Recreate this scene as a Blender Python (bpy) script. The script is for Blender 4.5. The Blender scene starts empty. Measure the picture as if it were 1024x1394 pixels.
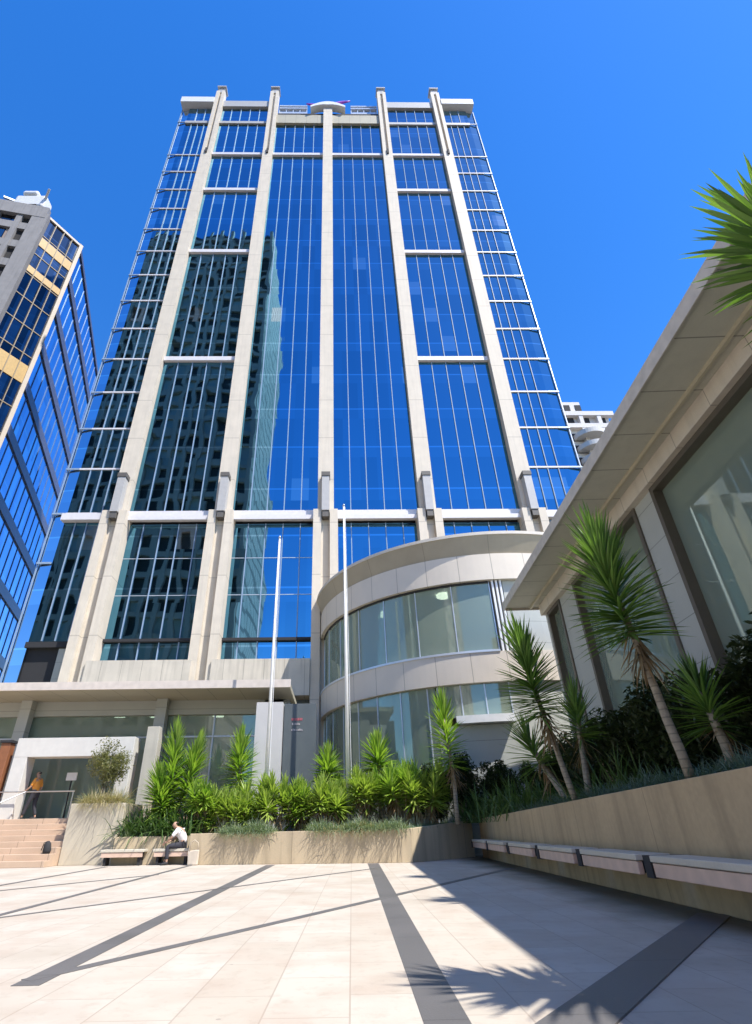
import bpy, bmesh, math, random
from mathutils import Vector, Matrix
R = math.radians
C = bpy.context.scene.collection
SC = bpy.context.scene
random.seed(7)

# ------------------------------------------------------------------ camera, sky, sun, exposure
cam = bpy.data.cameras.new('camera'); cam_o = bpy.data.objects.new('camera', cam); C.objects.link(cam_o)
_Z = Vector((-21, 1180, -715)).normalized()                       # world up, forward, right seen in the camera frame
_Y = Vector((-11, -433.4, -715)); _Y = (_Y - _Y.dot(_Z) * _Z).normalized()
_X = _Y.cross(_Z)
cam_o.matrix_world = Matrix.Translation((0, 0, 0.9)) @ Matrix((_X, _Y, _Z)).to_4x4()
cam.sensor_fit = 'VERTICAL'; cam.sensor_height = 36; cam.lens = 715 / 1394 * 36
cam.shift_x = 41 / 1394
cam.clip_start = 0.05; cam.clip_end = 6000
SC.camera = cam_o
SUN = Vector((0.50, -0.42, 1.0)).normalized()                     # direction towards the sun
world = bpy.data.worlds.new('World'); SC.world = world; world.use_nodes = True
wn = world.node_tree; wn.nodes.clear()
wo = wn.nodes.new('ShaderNodeOutputWorld'); wb = wn.nodes.new('ShaderNodeBackground')
sky = wn.nodes.new('ShaderNodeTexSky'); sky.sky_type = 'NISHITA'; sky.sun_disc = False
sky.sun_elevation = math.asin(SUN.z); sky.sun_rotation = math.atan2(SUN.x, SUN.y)
sky.air_density = 1.1; sky.dust_density = 0.15; sky.ozone_density = 3.0; sky.altitude = 50
hs = wn.nodes.new('ShaderNodeHueSaturation'); hs.inputs['Saturation'].default_value = 1.36; hs.inputs['Hue'].default_value = 0.511; hs.inputs['Value'].default_value = 1.32
wb.inputs['Strength'].default_value = 0.13
wn.links.new(sky.outputs[0], hs.inputs['Color']); wn.links.new(hs.outputs[0], wb.inputs[0]); wn.links.new(wb.outputs[0], wo.inputs[0])
sl = bpy.data.lights.new('sun', 'SUN'); sl.energy = 4.6; sl.angle = R(0.5); sl.color = (1.0, 0.955, 0.88)
so = bpy.data.objects.new('sun', sl); C.objects.link(so)
so.rotation_euler = (-SUN).to_track_quat('-Z', 'Y').to_euler(); so.location = (30, -30, 80)
SC.view_settings.view_transform = 'Standard'; SC.view_settings.look = 'None'
SC.view_settings.exposure = 0.75; SC.view_settings.gamma = 1
SC.cycles.max_bounces = 8; SC.cycles.transparent_max_bounces = 16
SC.cycles.caustics_reflective = False; SC.cycles.caustics_refractive = False

# ------------------------------------------------------------------ helpers
WM = {}                                                            # world matrix of each thing's root and parts
def tag(o, label=None, cat=None, group=None, kind=None):
    if label: o['label'] = label
    if cat: o['category'] = cat
    if group: o['group'] = group
    if kind: o['kind'] = kind
    return o
def empty(name, loc=(0, 0, 0), rz=0, label=None, cat=None, group=None):
    o = bpy.data.objects.new(name, None); C.objects.link(o)
    o.location = loc; o.rotation_euler = (0, 0, rz); o.empty_display_size = .3
    WM[o.name] = Matrix.Translation(loc) @ Matrix.Rotation(rz, 4, 'Z')
    return tag(o, label, cat, group)
class MB:
    def __init__(s, T=None): s.v = []; s.f = []; s.T = T
    def add(s, vs, fs):
        n = len(s.v)
        s.v += [tuple(s.T @ Vector(p)) if s.T else tuple(p) for p in vs]
        s.f += [tuple(i + n for i in f) for f in fs]
        return s
    def box(s, x0, x1, y0, y1, z0, z1):
        return s.add([(x0,y0,z0),(x1,y0,z0),(x1,y1,z0),(x0,y1,z0),(x0,y0,z1),(x1,y0,z1),(x1,y1,z1),(x0,y1,z1)],
                     [(0,3,2,1),(4,5,6,7),(0,1,5,4),(1,2,6,5),(2,3,7,6),(3,0,4,7)])
    def prism(s, pts, z0, z1):                                     # pts counter-clockwise; z may be a list
        n = len(pts)
        a = z0 if isinstance(z0, (list, tuple)) else [z0] * n
        b = z1 if isinstance(z1, (list, tuple)) else [z1] * n
        vs = [(p[0], p[1], a[i]) for i, p in enumerate(pts)] + [(p[0], p[1], b[i]) for i, p in enumerate(pts)]
        return s.add(vs, [tuple(range(n - 1, -1, -1)), tuple(range(n, 2 * n))] + [(i, (i + 1) % n, n + (i + 1) % n, n + i) for i in range(n)])
    def bar(s, p, q, w, h=None):                                   # square bar between two points
        h = h or w; p = Vector(p); q = Vector(q); d = (q - p).normalized()
        u = d.cross(Vector((0, 0, 1)))
        u = Vector((1, 0, 0)) if u.length < 1e-3 else u.normalized()
        v = u.cross(d).normalized()
        vs = [c + u * a * w / 2 + v * b * h / 2 for c in (p, q) for a, b in ((-1,-1),(1,-1),(1,1),(-1,1))]
        return s.add(vs, [(0,1,2,3),(7,6,5,4),(0,4,5,1),(1,5,6,2),(2,6,7,3),(3,7,4,0)])
    def tube(s, pts, rad, n=8):
        pts = [Vector(p) for p in pts]; rad = rad if isinstance(rad, (list, tuple)) else [rad] * len(pts)
        vs = []; fs = []
        for i, p in enumerate(pts):
            d = (pts[min(i + 1, len(pts) - 1)] - pts[max(i - 1, 0)]).normalized()
            u = d.cross(Vector((0.3, 1, 0.1))).normalized(); v = d.cross(u)
            for k in range(n):
                a = 2 * math.pi * k / n; vs.append(p + (u * math.cos(a) + v * math.sin(a)) * rad[i])
        for i in range(len(pts) - 1):
            for k in range(n): fs.append((i*n+k, i*n+(k+1)%n, (i+1)*n+(k+1)%n, (i+1)*n+k))
        fs += [tuple(range(n - 1, -1, -1)), tuple(range((len(pts)-1)*n, len(pts)*n))]
        return s.add(vs, fs)
    def arc(s, c, r0, r1, z0, z1, a0, a1, n, r0t=None, r1t=None):  # ring sector, radii may change from bottom to top
        r0t = r0 if r0t is None else r0t; r1t = r1 if r1t is None else r1t
        vs = []; fs = []
        for i in range(n + 1):
            a = a0 + (a1 - a0) * i / n; ca, sa = math.cos(a), math.sin(a)
            for r, z in ((r0, z0), (r1, z0), (r1t, z1), (r0t, z1)): vs.append((c[0] + r*ca, c[1] + r*sa, z))
        for i in range(n):
            for k in range(4): fs.append((4*i+k, 4*i+(k+1)%4, 4*i+4+(k+1)%4, 4*i+4+k))
        fs += [(3,2,1,0), (4*n, 4*n+1, 4*n+2, 4*n+3)]
        return s.add(vs, fs)
    def build(s, name, m, parent=None, smooth=False, bevel=0):
        me = bpy.data.meshes.new(name)
        M = WM[parent.name] if parent else Matrix()
        Mi = M.inverted()
        me.from_pydata([tuple(Mi @ Vector(p)) for p in s.v], [], s.f)
        bm = bmesh.new(); bm.from_mesh(me)
        if not getattr(s, 'raw', False): bmesh.ops.recalc_face_normals(bm, faces=bm.faces)
        bm.to_mesh(me); bm.free()
        if smooth: me.polygons.foreach_set('use_smooth', [True] * len(me.polygons))
        me.materials.append(m)
        o = bpy.data.objects.new(name, me); C.objects.link(o)
        if parent: o.parent = parent
        if bevel:
            b = o.modifiers.new('bevel', 'BEVEL'); b.width = bevel; b.segments = 2; b.limit_method = 'ANGLE'
        WM[o.name] = M
        return o
def copy_tree(o, parent=None):
    c = o.copy(); C.objects.link(c); c.parent = parent
    for ch in o.children: copy_tree(ch, c)
    return c

# ------------------------------------------------------------------ materials
def nodes(name):
    m = bpy.data.materials.new(name); m.use_nodes = True; nt = m.node_tree
    return m, nt, nt.nodes['Principled BSDF']
def N(nt, t, **k):
    n = nt.nodes.new(t)
    for a, b in k.items(): setattr(n, a, b)
    return n
def math_n(nt, op, a, b=None):
    n = N(nt, 'ShaderNodeMath', operation=op)
    for i, x in enumerate((a, b)):
        if x is None: continue
        if isinstance(x, (int, float)): n.inputs[i].default_value = x
        else: nt.links.new(x, n.inputs[i])
    return n.outputs[0]
def mixc(nt, f, a, b, mode='MIX'):
    n = N(nt, 'ShaderNodeMix', data_type='RGBA', blend_type=mode)
    for i, x in ((0, f), (6, a), (7, b)):
        if isinstance(x, (int, float)): n.inputs[i].default_value = x
        elif isinstance(x, tuple): n.inputs[i].default_value = x + (1,) if len(x) == 3 else x
        else: nt.links.new(x, n.inputs[i])
    return n.outputs[2]
def stone(name, col, joints=(), var=.12, rough=.75, streak=0., jdark=.55, scale=1.2, bump=.15, fine=30):
    """joints: (axis, period, offset, width)"""
    m, nt, b = nodes(name)
    tc = N(nt, 'ShaderNodeTexCoord'); sx = N(nt, 'ShaderNodeSeparateXYZ'); nt.links.new(tc.outputs['Object'], sx.inputs[0])
    n1 = N(nt, 'ShaderNodeTexNoise'); n1.inputs['Scale'].default_value = scale; n1.inputs['Detail'].default_value = 6; nt.links.new(tc.outputs['Object'], n1.inputs[0])
    n2 = N(nt, 'ShaderNodeTexNoise'); n2.inputs['Scale'].default_value = fine; n2.inputs['Detail'].default_value = 3; nt.links.new(tc.outputs['Object'], n2.inputs[0])
    v = math_n(nt, 'ADD', math_n(nt, 'MULTIPLY', n1.outputs[0], .7), math_n(nt, 'MULTIPLY', n2.outputs[0], .3))
    r = N(nt, 'ShaderNodeMapRange'); r.inputs[1].default_value = .3; r.inputs[2].default_value = .7
    r.inputs[3].default_value = 1 - var; r.inputs[4].default_value = 1 + var; nt.links.new(v, r.inputs[0])
    c = mixc(nt, 1., col, (1, 1, 1), 'MULTIPLY')
    cc = N(nt, 'ShaderNodeCombineColor')
    for i in range(3): nt.links.new(r.outputs[0], cc.inputs[i])
    c = mixc(nt, 1., col, cc.outputs[0], 'MULTIPLY')
    if streak:
        mp = N(nt, 'ShaderNodeMapping'); mp.inputs['Scale'].default_value = (3.2, 3.2, .22); nt.links.new(tc.outputs['Object'], mp.inputs[0])
        n3 = N(nt, 'ShaderNodeTexNoise'); n3.inputs['Scale'].default_value = 1.4; n3.inputs['Detail'].default_value = 5; nt.links.new(mp.outputs[0], n3.inputs[0])
        r3 = N(nt, 'ShaderNodeMapRange'); r3.inputs[1].default_value = .48; r3.inputs[2].default_value = .72; r3.inputs[4].default_value = streak; nt.links.new(n3.outputs[0], r3.inputs[0])
        c = mixc(nt, r3.outputs[0], c, tuple(x * .45 for x in col))
    f = None
    for ax, per, off, w in joints:
        src = math_n(nt, 'ARCTAN2', sx.outputs[1], sx.outputs[0]) if ax == 'ang' else sx.outputs[ax]
        t = math_n(nt, 'FRACT', math_n(nt, 'DIVIDE', math_n(nt, 'ADD', src, off + w / 2), per))
        l = math_n(nt, 'LESS_THAN', t, w / per)
        f = l if f is None else math_n(nt, 'MAXIMUM', f, l)
    if f is not None:
        c = mixc(nt, math_n(nt, 'MULTIPLY', f, jdark), c, tuple(x * .25 for x in col))
    nt.links.new(c, b.inputs['Base Color'])
    rr = math_n(nt, 'ADD', math_n(nt, 'MULTIPLY', n1.outputs[0], .25), rough - .12); nt.links.new(rr, b.inputs['Roughness'])
    bp = N(nt, 'ShaderNodeBump'); bp.inputs['Strength'].default_value = bump; bp.inputs['Distance'].default_value = .01
    nt.links.new(n2.outputs[0], bp.inputs['Height']); nt.links.new(bp.outputs[0], b.inputs['Normal'])
    return m
def plain(name, col, rough=.5, metal=0., var=.06, emit=None):
    m, nt, b = nodes(name)
    tc = N(nt, 'ShaderNodeTexCoord'); n1 = N(nt, 'ShaderNodeTexNoise'); n1.inputs['Scale'].default_value = 4; n1.inputs['Detail'].default_value = 5
    nt.links.new(tc.outputs['Object'], n1.inputs[0])
    c = mixc(nt, n1.outputs[0], tuple(x * (1 - var * 2) for x in col), tuple(min(1, x * (1 + var * 2)) for x in col))
    nt.links.new(c, b.inputs['Base Color']); b.inputs['Roughness'].default_value = rough; b.inputs['Metallic'].default_value = metal
    if emit: b.inputs['Emission Color'].default_value = emit[0] + (1,); b.inputs['Emission Strength'].default_value = emit[1]
    return m
def mirror_glass(name, tint, fh=3.94, fo=0., pw=1.3, rough=.02, var=.12, wob=.02, bandc=.25, tilt=.006):
    """coated curtain wall glass; slightly different reflectance per pane, faint slab line at each floor"""
    m, nt, b = nodes(name)
    tc = N(nt, 'ShaderNodeTexCoord'); sx = N(nt, 'ShaderNodeSeparateXYZ'); nt.links.new(tc.outputs['Object'], sx.inputs[0])
    cz = math_n(nt, 'FLOOR', math_n(nt, 'DIVIDE', math_n(nt, 'ADD', sx.outputs[2], fo), fh))
    cx = math_n(nt, 'FLOOR', math_n(nt, 'DIVIDE', sx.outputs[0], pw))
    cy = math_n(nt, 'FLOOR', math_n(nt, 'DIVIDE', sx.outputs[1], pw))
    cb = N(nt, 'ShaderNodeCombineXYZ'); nt.links.new(cx, cb.inputs[0]); nt.links.new(cy, cb.inputs[1]); nt.links.new(cz, cb.inputs[2])
    wnz = N(nt, 'ShaderNodeTexWhiteNoise', noise_dimensions='3D'); nt.links.new(cb.outputs[0], wnz.inputs[0])
    col = mixc(nt, wnz.outputs[0], tuple(x * (1 - var) for x in tint), tuple(x * (1 + var) for x in tint))
    fz = math_n(nt, 'FRACT', math_n(nt, 'DIVIDE', math_n(nt, 'ADD', sx.outputs[2], fo), fh))
    band = math_n(nt, 'MULTIPLY', math_n(nt, 'LESS_THAN', fz, .26), bandc)
    col = mixc(nt, band, col, tuple(min(1, x * 1.5 + .06) for x in tint))
    ln = math_n(nt, 'MULTIPLY', math_n(nt, 'LESS_THAN', math_n(nt, 'ABSOLUTE', math_n(nt, 'SUBTRACT', fz, .26)), .016), .55)
    col = mixc(nt, ln, col, tuple(min(1, x * 1.7 + .08) for x in tint))
    bl_ = math_n(nt, 'MULTIPLY', math_n(nt, 'GREATER_THAN', wnz.outputs[0], .955), math_n(nt, 'MULTIPLY', math_n(nt, 'LESS_THAN', fz, .5), .35))
    col = mixc(nt, bl_, col, (.55, .62, .62))
    nt.links.new(col, b.inputs['Base Color']); b.inputs['Metallic'].default_value = 1; b.inputs['Roughness'].default_value = rough
    no = N(nt, 'ShaderNodeTexNoise'); no.inputs['Scale'].default_value = .35; no.inputs['Detail'].default_value = 1; nt.links.new(tc.outputs['Object'], no.inputs[0])
    bp = N(nt, 'ShaderNodeBump'); bp.inputs['Strength'].default_value = wob; bp.inputs['Distance'].default_value = 1.
    nt.links.new(no.outputs[0], bp.inputs['Height']); nt.links.new(bp.outputs[0], b.inputs['Normal'])
    ge = N(nt, 'ShaderNodeNewGeometry')
    v1 = N(nt, 'ShaderNodeVectorMath', operation='SUBTRACT'); nt.links.new(wnz.outputs['Color'], v1.inputs[0]); v1.inputs[1].default_value = (.5, .5, .5)
    v2 = N(nt, 'ShaderNodeVectorMath', operation='SCALE'); nt.links.new(v1.outputs[0], v2.inputs[0]); v2.inputs['Scale'].default_value = tilt
    v3 = N(nt, 'ShaderNodeVectorMath', operation='ADD'); nt.links.new(v2.outputs[0], v3.inputs[0]); nt.links.new(ge.outputs['Normal'], v3.inputs[1])
    v4 = N(nt, 'ShaderNodeVectorMath', operation='NORMALIZE'); nt.links.new(v3.outputs[0], v4.inputs[0]); nt.links.new(v4.outputs[0], bp.inputs['Normal'])
    return m
def clear_glass(name, tint=(.72, .82, .76), refl=.16, rcol=(.85, 1., .93), bright_fill=.0):
    m, nt, b = nodes(name)
    nt.nodes.remove(b); out = nt.nodes['Material Output']
    tr = N(nt, 'ShaderNodeBsdfTransparent'); tr.inputs[0].default_value = tint + (1,)
    gl = N(nt, 'ShaderNodeBsdfGlossy'); gl.inputs[0].default_value = rcol + (1,); gl.inputs['Roughness'].default_value = .015
    df = N(nt, 'ShaderNodeBsdfDiffuse'); df.inputs[0].default_value = (.46, .55, .44, 1)  # diffuse green painted into the glass so dim panes look brighter
    fr = N(nt, 'ShaderNodeFresnel'); fr.inputs[0].default_value = 1.5
    f = math_n(nt, 'MINIMUM', math_n(nt, 'ADD', math_n(nt, 'MULTIPLY', fr.outputs[0], 1.0), refl), 1.)
    m1 = N(nt, 'ShaderNodeMixShader'); m1.inputs[0].default_value = bright_fill; nt.links.new(tr.outputs[0], m1.inputs[1]); nt.links.new(df.outputs[0], m1.inputs[2])
    m2 = N(nt, 'ShaderNodeMixShader'); nt.links.new(f, m2.inputs[0]); nt.links.new(m1.outputs[0], m2.inputs[1]); nt.links.new(gl.outputs[0], m2.inputs[2])
    nt.links.new(m2.outputs[0], out.inputs[0])
    return m
def leafmat(name, c1, c2, rough=.45, trans=.25):
    m, nt, b = nodes(name); out = nt.nodes['Material Output']
    g = N(nt, 'ShaderNodeNewGeometry')
    c = mixc(nt, g.outputs['Random Per Island'], c1, c2)
    nt.links.new(c, b.inputs['Base Color']); b.inputs['Roughness'].default_value = rough; b.inputs['Specular IOR Level'].default_value = .35
    t = N(nt, 'ShaderNodeBsdfTranslucent')
    c3 = mixc(nt, 1., c, (1.3, 1.5, .6), 'MULTIPLY'); nt.links.new(c3, t.inputs[0])
    mx = N(nt, 'ShaderNodeMixShader'); mx.inputs[0].default_value = trans
    nt.links.new(b.outputs[0], mx.inputs[1]); nt.links.new(t.outputs[0], mx.inputs[2]); nt.links.new(mx.outputs[0], out.inputs[0])
    return m

FH = 3.94
M = {}
M['pier'] = stone('pier_stone', (.62, .55, .45), joints=((2, FH, .5, .07),), var=.09, streak=.16, rough=.7, jdark=.35)
M['plinth'] = stone('plinth_stone', (.55, .50, .42), joints=((0, 1.2, 0, .03),), var=.12, streak=.35)
M['glass_tower'] = mirror_glass('tower_glass', (.10, .28, .40), fo=.5 * FH, var=.07, bandc=.10)
M['glass_edge'] = mirror_glass('tower_edge_glass', (.42, .55, .68), fo=.5 * FH, var=.05)
M['alu'] = plain('pale_aluminium', (.55, .60, .66), rough=.35, metal=.3)
M['mullion'] = plain('blue_grey_mullion', (.24, .33, .46), rough=.6)
M['portal'] = plain('portal_paint', (.62, .60, .55), rough=.5)
M['white_metal'] = plain('white_metal', (.75, .75, .74), rough=.4)
M['transom'] = plain('pale_transom', (.66, .64, .66), rough=.45)
M['bracket'] = plain('grey_bracket', (.42, .41, .40), rough=.5)
M['dark'] = plain('dark_metal', (.025, .025, .028), rough=.85)
M['cap'] = plain('bracket_cap', (.11, .10, .09), rough=.6)
M['concrete'] = stone('pale_concrete', (.46, .43, .36), joints=((0, 1.25, 0, .025),), var=.1, streak=.25)
M['soffit'] = stone('soffit_panels', (.40, .37, .28), joints=((0, 1.4, 0, .03),), var=.06, rough=.6)
M['soffit_r'] = stone('soffit_panels_right', (.54, .53, .45), streak=.1, joints=((1, 1.42, .1, .03),), var=.07, rough=.6, jdark=.7)
M['wall_r'] = stone('stone_cladding', (.63, .57, .48), streak=.18, joints=((1, 1.42, .1, .02), (2, 1.35, 0, .02)), var=.08, rough=.65, jdark=.6)
M['wall_grey'] = stone('grey_cladding', (.42, .43, .39), joints=((1, 1.6, .1, .02), (2, 1.0, 0, .02)), var=.06, rough=.6, jdark=.6)
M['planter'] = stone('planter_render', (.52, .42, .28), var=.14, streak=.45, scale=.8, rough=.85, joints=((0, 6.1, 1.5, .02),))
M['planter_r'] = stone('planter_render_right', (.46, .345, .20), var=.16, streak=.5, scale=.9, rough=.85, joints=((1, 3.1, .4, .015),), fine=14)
M['box'] = stone('planter_box_stone', (.52, .46, .35), var=.08, streak=.2, scale=1.5)
M['soil'] = plain('soil', (.05, .04, .03), rough=.95, var=.3)
M['asphalt'] = stone('ground_asphalt', (.12, .12, .12), var=.2)
M['step'] = stone('step_stone', (.52, .38, .27), var=.12, joints=((0, 1.5, .3, .02),))
M['strip'] = stone('dark_granite', (.12, .113, .11), var=.2, rough=.55, fine=80, joints=((1, 1.3, 0, .012),))
M['glass'] = clear_glass('clear_glass', tint=(.70,.80,.72), refl=.03, bright_fill=.42)
M['glass_g'] = clear_glass('green_glass', tint=(.62, .74, .66), refl=.06, bright_fill=.42)
M['white_in'] = plain('interior_paint', (.72, .72, .66), rough=.8)
M['floor_in'] = plain('interior_floor', (.25, .22, .18), rough=.5)
M['beige_in'] = plain('interior_wall', (.48, .46, .38), rough=.8)
M['dark_in'] = plain('interior_dark', (.10, .11, .10), rough=.7)
M['lamp'] = plain('lamp_glow', (.9, .9, .85), emit=((1, .96, .88), 2.5))
M['wood'] = plain('bench_wood', (.66, .47, .36), rough=.6, var=.12)
M['bench_top'] = stone('bench_slab', (.58, .53, .43), var=.12, rough=.6)
M['steel'] = plain('steel', (.5, .5, .5), rough=.3, metal=.8)
M['pole'] = plain('flagpole_paint', (.80, .78, .72), rough=.35)
M['sign_dark'] = stone('slate_slab', (.085, .10, .105), var=.15, rough=.5)
M['sign_pale'] = stone('pale_slab', (.50, .49, .48), var=.06, rough=.6)
M['red'] = plain('red_lettering', (.45, .10, .12), rough=.5)
M['grey_let'] = plain('pale_lettering', (.42, .38, .38), rough=.5)
M['purple'] = plain('purple_emblem', (.35, .06, .50), rough=.4)
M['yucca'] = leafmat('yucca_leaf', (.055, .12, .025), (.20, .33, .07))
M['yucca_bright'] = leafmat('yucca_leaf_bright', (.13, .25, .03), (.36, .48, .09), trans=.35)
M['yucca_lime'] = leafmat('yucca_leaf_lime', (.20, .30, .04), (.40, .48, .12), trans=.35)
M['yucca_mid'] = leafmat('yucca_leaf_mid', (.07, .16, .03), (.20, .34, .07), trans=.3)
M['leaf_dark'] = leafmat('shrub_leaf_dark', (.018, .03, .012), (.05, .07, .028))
M['leaf_mid'] = leafmat('shrub_leaf', (.05, .10, .03), (.10, .17, .05))
M['leaf_olive'] = leafmat('olive_leaf', (.14, .15, .06), (.26, .25, .12))
M['fescue'] = leafmat('blue_grass', (.13, .20, .13), (.30, .34, .20))
M['fescue_b'] = leafmat('blue_grass_cool', (.09, .15, .12), (.17, .24, .19))
M['straw'] = leafmat('dry_grass', (.34, .28, .15), (.5, .43, .27))
M['dead'] = leafmat('dead_leaf', (.16, .10, .05), (.34, .25, .14), rough=.8, trans=.1)
M['bark'] = stone('yucca_bark', (.30, .25, .18), var=.35, scale=9, bump=.6, joints=((2, .11, 0, .02),), jdark=.5)

def paving():
    m, nt, b = nodes('sandstone_paving')
    tc = N(nt, 'ShaderNodeTexCoord'); mp = N(nt, 'ShaderNodeMapping'); mp.inputs['Rotation'].default_value = (0, 0, R(91.3))
    mp.inputs['Location'].default_value = (.2, .03, 0)
    nt.links.new(tc.outputs['Object'], mp.inputs[0])
    br = N(nt, 'ShaderNodeTexBrick'); br.offset = .5; br.inputs['Scale'].default_value = 1.
    for k, v in (('Brick Width', .95), ('Row Height', .5), ('Mortar Size', .006), ('Mortar Smooth', .2), ('Bias', 0)): br.inputs[k].default_value = v
    br.inputs['Color1'].default_value = (.475, .42, .345, 1); br.inputs['Color2'].default_value = (.52, .475, .405, 1); br.inputs['Mortar'].default_value = (.38, .325, .265, 1)
    nt.links.new(mp.outputs[0], br.inputs[0])
    n1 = N(nt, 'ShaderNodeTexNoise'); n1.inputs['Scale'].default_value = 1.7; n1.inputs['Detail'].default_value = 8; nt.links.new(tc.outputs['Object'], n1.inputs[0])
    r = N(nt, 'ShaderNodeMapRange'); r.inputs[1].default_value = .45; r.inputs[2].default_value = .75; r.inputs[4].default_value = .5; nt.links.new(n1.outputs[0], r.inputs[0])
    c = mixc(nt, r.outputs[0], br.outputs[0], (.40, .295, .225))
    # moss stain and painted under-bench shade along the foot of the bench wall
    n2 = N(nt, 'ShaderNodeTexNoise'); n2.inputs['Scale'].default_value = .6; n2.inputs['Detail'].default_value = 6; nt.links.new(tc.outputs['Object'], n2.inputs[0])
    r2 = N(nt, 'ShaderNodeMapRange'); r2.inputs[1].default_value = .52; r2.inputs[2].default_value = .68; r2.inputs[4].default_value = .35; nt.links.new(n2.outputs[0], r2.inputs[0])
    c = mixc(nt, r2.outputs[0], c, (.34, .28, .215))
    n5 = N(nt, 'ShaderNodeTexNoise'); n5.inputs['Scale'].default_value = 7; n5.inputs['Detail'].default_value = 9; n5.inputs['Roughness'].default_value = .7; nt.links.new(tc.outputs['Object'], n5.inputs[0])
    r5 = N(nt, 'ShaderNodeMapRange'); r5.inputs[1].default_value = .52; r5.inputs[2].default_value = .70; r5.inputs[4].default_value = .4; nt.links.new(n5.outputs[0], r5.inputs[0])
    c = mixc(nt, r5.outputs[0], c, (.33, .26, .20))
    vo = N(nt, 'ShaderNodeTexVoronoi'); vo.inputs['Scale'].default_value = 2.3; nt.links.new(tc.outputs['Object'], vo.inputs[0])
    gum = math_n(nt, 'MULTIPLY', math_n(nt, 'LESS_THAN', vo.outputs['Distance'], .035), .45)
    c = mixc(nt, gum, c, (.16, .14, .12))
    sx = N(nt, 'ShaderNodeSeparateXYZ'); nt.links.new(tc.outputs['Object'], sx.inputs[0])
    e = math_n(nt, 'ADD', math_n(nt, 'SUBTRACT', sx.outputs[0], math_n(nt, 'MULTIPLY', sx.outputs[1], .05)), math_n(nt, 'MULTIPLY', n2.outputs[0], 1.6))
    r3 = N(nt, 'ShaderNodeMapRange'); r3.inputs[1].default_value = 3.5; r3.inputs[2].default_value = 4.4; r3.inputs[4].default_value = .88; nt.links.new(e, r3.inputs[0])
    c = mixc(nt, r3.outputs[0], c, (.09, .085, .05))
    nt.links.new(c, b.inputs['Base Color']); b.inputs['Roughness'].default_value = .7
    n3 = N(nt, 'ShaderNodeTexNoise'); n3.inputs['Scale'].default_value = 45; nt.links.new(tc.outputs['Object'], n3.inputs[0])
    h = math_n(nt, 'SUBTRACT', n3.outputs[0], math_n(nt, 'MULTIPLY', br.outputs['Fac'], 2.))
    bp = N(nt, 'ShaderNodeBump'); bp.inputs['Strength'].default_value = .25; bp.inputs['Distance'].default_value = .004
    nt.links.new(h, bp.inputs['Height']); nt.links.new(bp.outputs[0], b.inputs['Normal'])
    return m
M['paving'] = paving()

# ------------------------------------------------------------------ ground
def struct(o): o['kind'] = 'structure'; return o
struct(MB().add([(-2500,-2500,-.05),(2500,-2500,-.05),(2500,2500,-.05),(-2500,2500,-.05)], [(0,1,2,3)]).build('ground', M['asphalt']))
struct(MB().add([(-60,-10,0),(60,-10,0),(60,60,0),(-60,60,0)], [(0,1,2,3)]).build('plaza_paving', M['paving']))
def strip(p, q, w0, w1):
    p = Vector(p); q = Vector(q); d = (q - p).normalized(); n = Vector((-d.y, d.x))
    a, b_, c, e = p - n*w0/2, q - n*w1/2, q + n*w1/2, p + n*w0/2
    z = .003 + .0012 * strip.k; strip.k += 1
    struct(MB().prism([(a.x,a.y),(b_.x,b_.y),(c.x,c.y),(e.x,e.y)], -.02 - z, z).build('paving_strip', M['strip']))
strip.k = 0
strip((.50, 1.2), (1.1, 19.75), .24, .34)
strip((-2.20, 4.9), (-2.12, 19.9), .20, .28)
strip((-2.27, 5.05), (4.45, 16.2), .11, .16)
strip((-4.45, 6.0), (-4.78, 20.5), .10, .14)
strip((-5.1, 7.4), (.95, 17.1), .06, .10)
strip((-7.1, 11.0), (-7.5, 20.6), .09, .12)
strip((-7.6, 10.4), (-4.6, 16.3), .06, .08)
strip((.1, 2.35), (4.35, 7.55), .34, .34)

# ------------------------------------------------------------------ main tower
GY = 32.6                                                          # glass plane
tower = empty('office_tower', (-.7, 32, 0), label='tall blue glass office tower with five pale stone piers rising behind the round pavilion', cat='office tower')
PX = [-15.45, -8.05, -.72, 6.62, 14.05]
TX0, TX1 = -19.3, 17.95                                            # ends of the flat front, corner chamfers beyond
TOPZ = 80.4
def zf(i): return 20.7 + FH * i                                    # floor lines above the ledge
# core volume behind the glass
MB().prism([(TX0, GY+.25), (TX1, GY+.25), (TX1+.85, 33.25), (TX1+.85, 58), (TX0-.85, 58), (TX0-.85, 33.25)], 0, 83.8).build('wall', M['dark'], tower)
# narrow canted pane at each corner, side glass
for sx, x0 in ((-1, TX0), (1, TX1)):
    f = MB(); f.prism([(x0, GY+.02), (x0, GY+.14), (x0 + sx*.95, 32.86), (x0 + sx*.95, 32.74)][::sx], 0 if sx < 0 else 3, 83.8)
    g = f.build('corner_glass', M['glass_edge' if sx < 0 else 'glass_tower'], tower)
    t = MB()
    for z in [16.8] + [zf(i) for i in range(14)] + [TOPZ]: t.box(min(x0+sx*.04, x0+sx*1.02), max(x0+sx*.04, x0+sx*1.02), GY-.1, GY-.01, z-.16, z-.02)
    t.bar((x0 + sx*.97, 32.64, 0), (x0 + sx*.97, 32.64, 84), .08)
    t.build('transom', M['mullion'] if sx < 0 else M['alu'], g)
    f = MB().box(min(x0+sx*.9, x0+sx*.96), max(x0+sx*.9, x0+sx*.96), 33.2, 58, 0, 83.8).build('side_glass', M['glass_edge'], tower)
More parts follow.
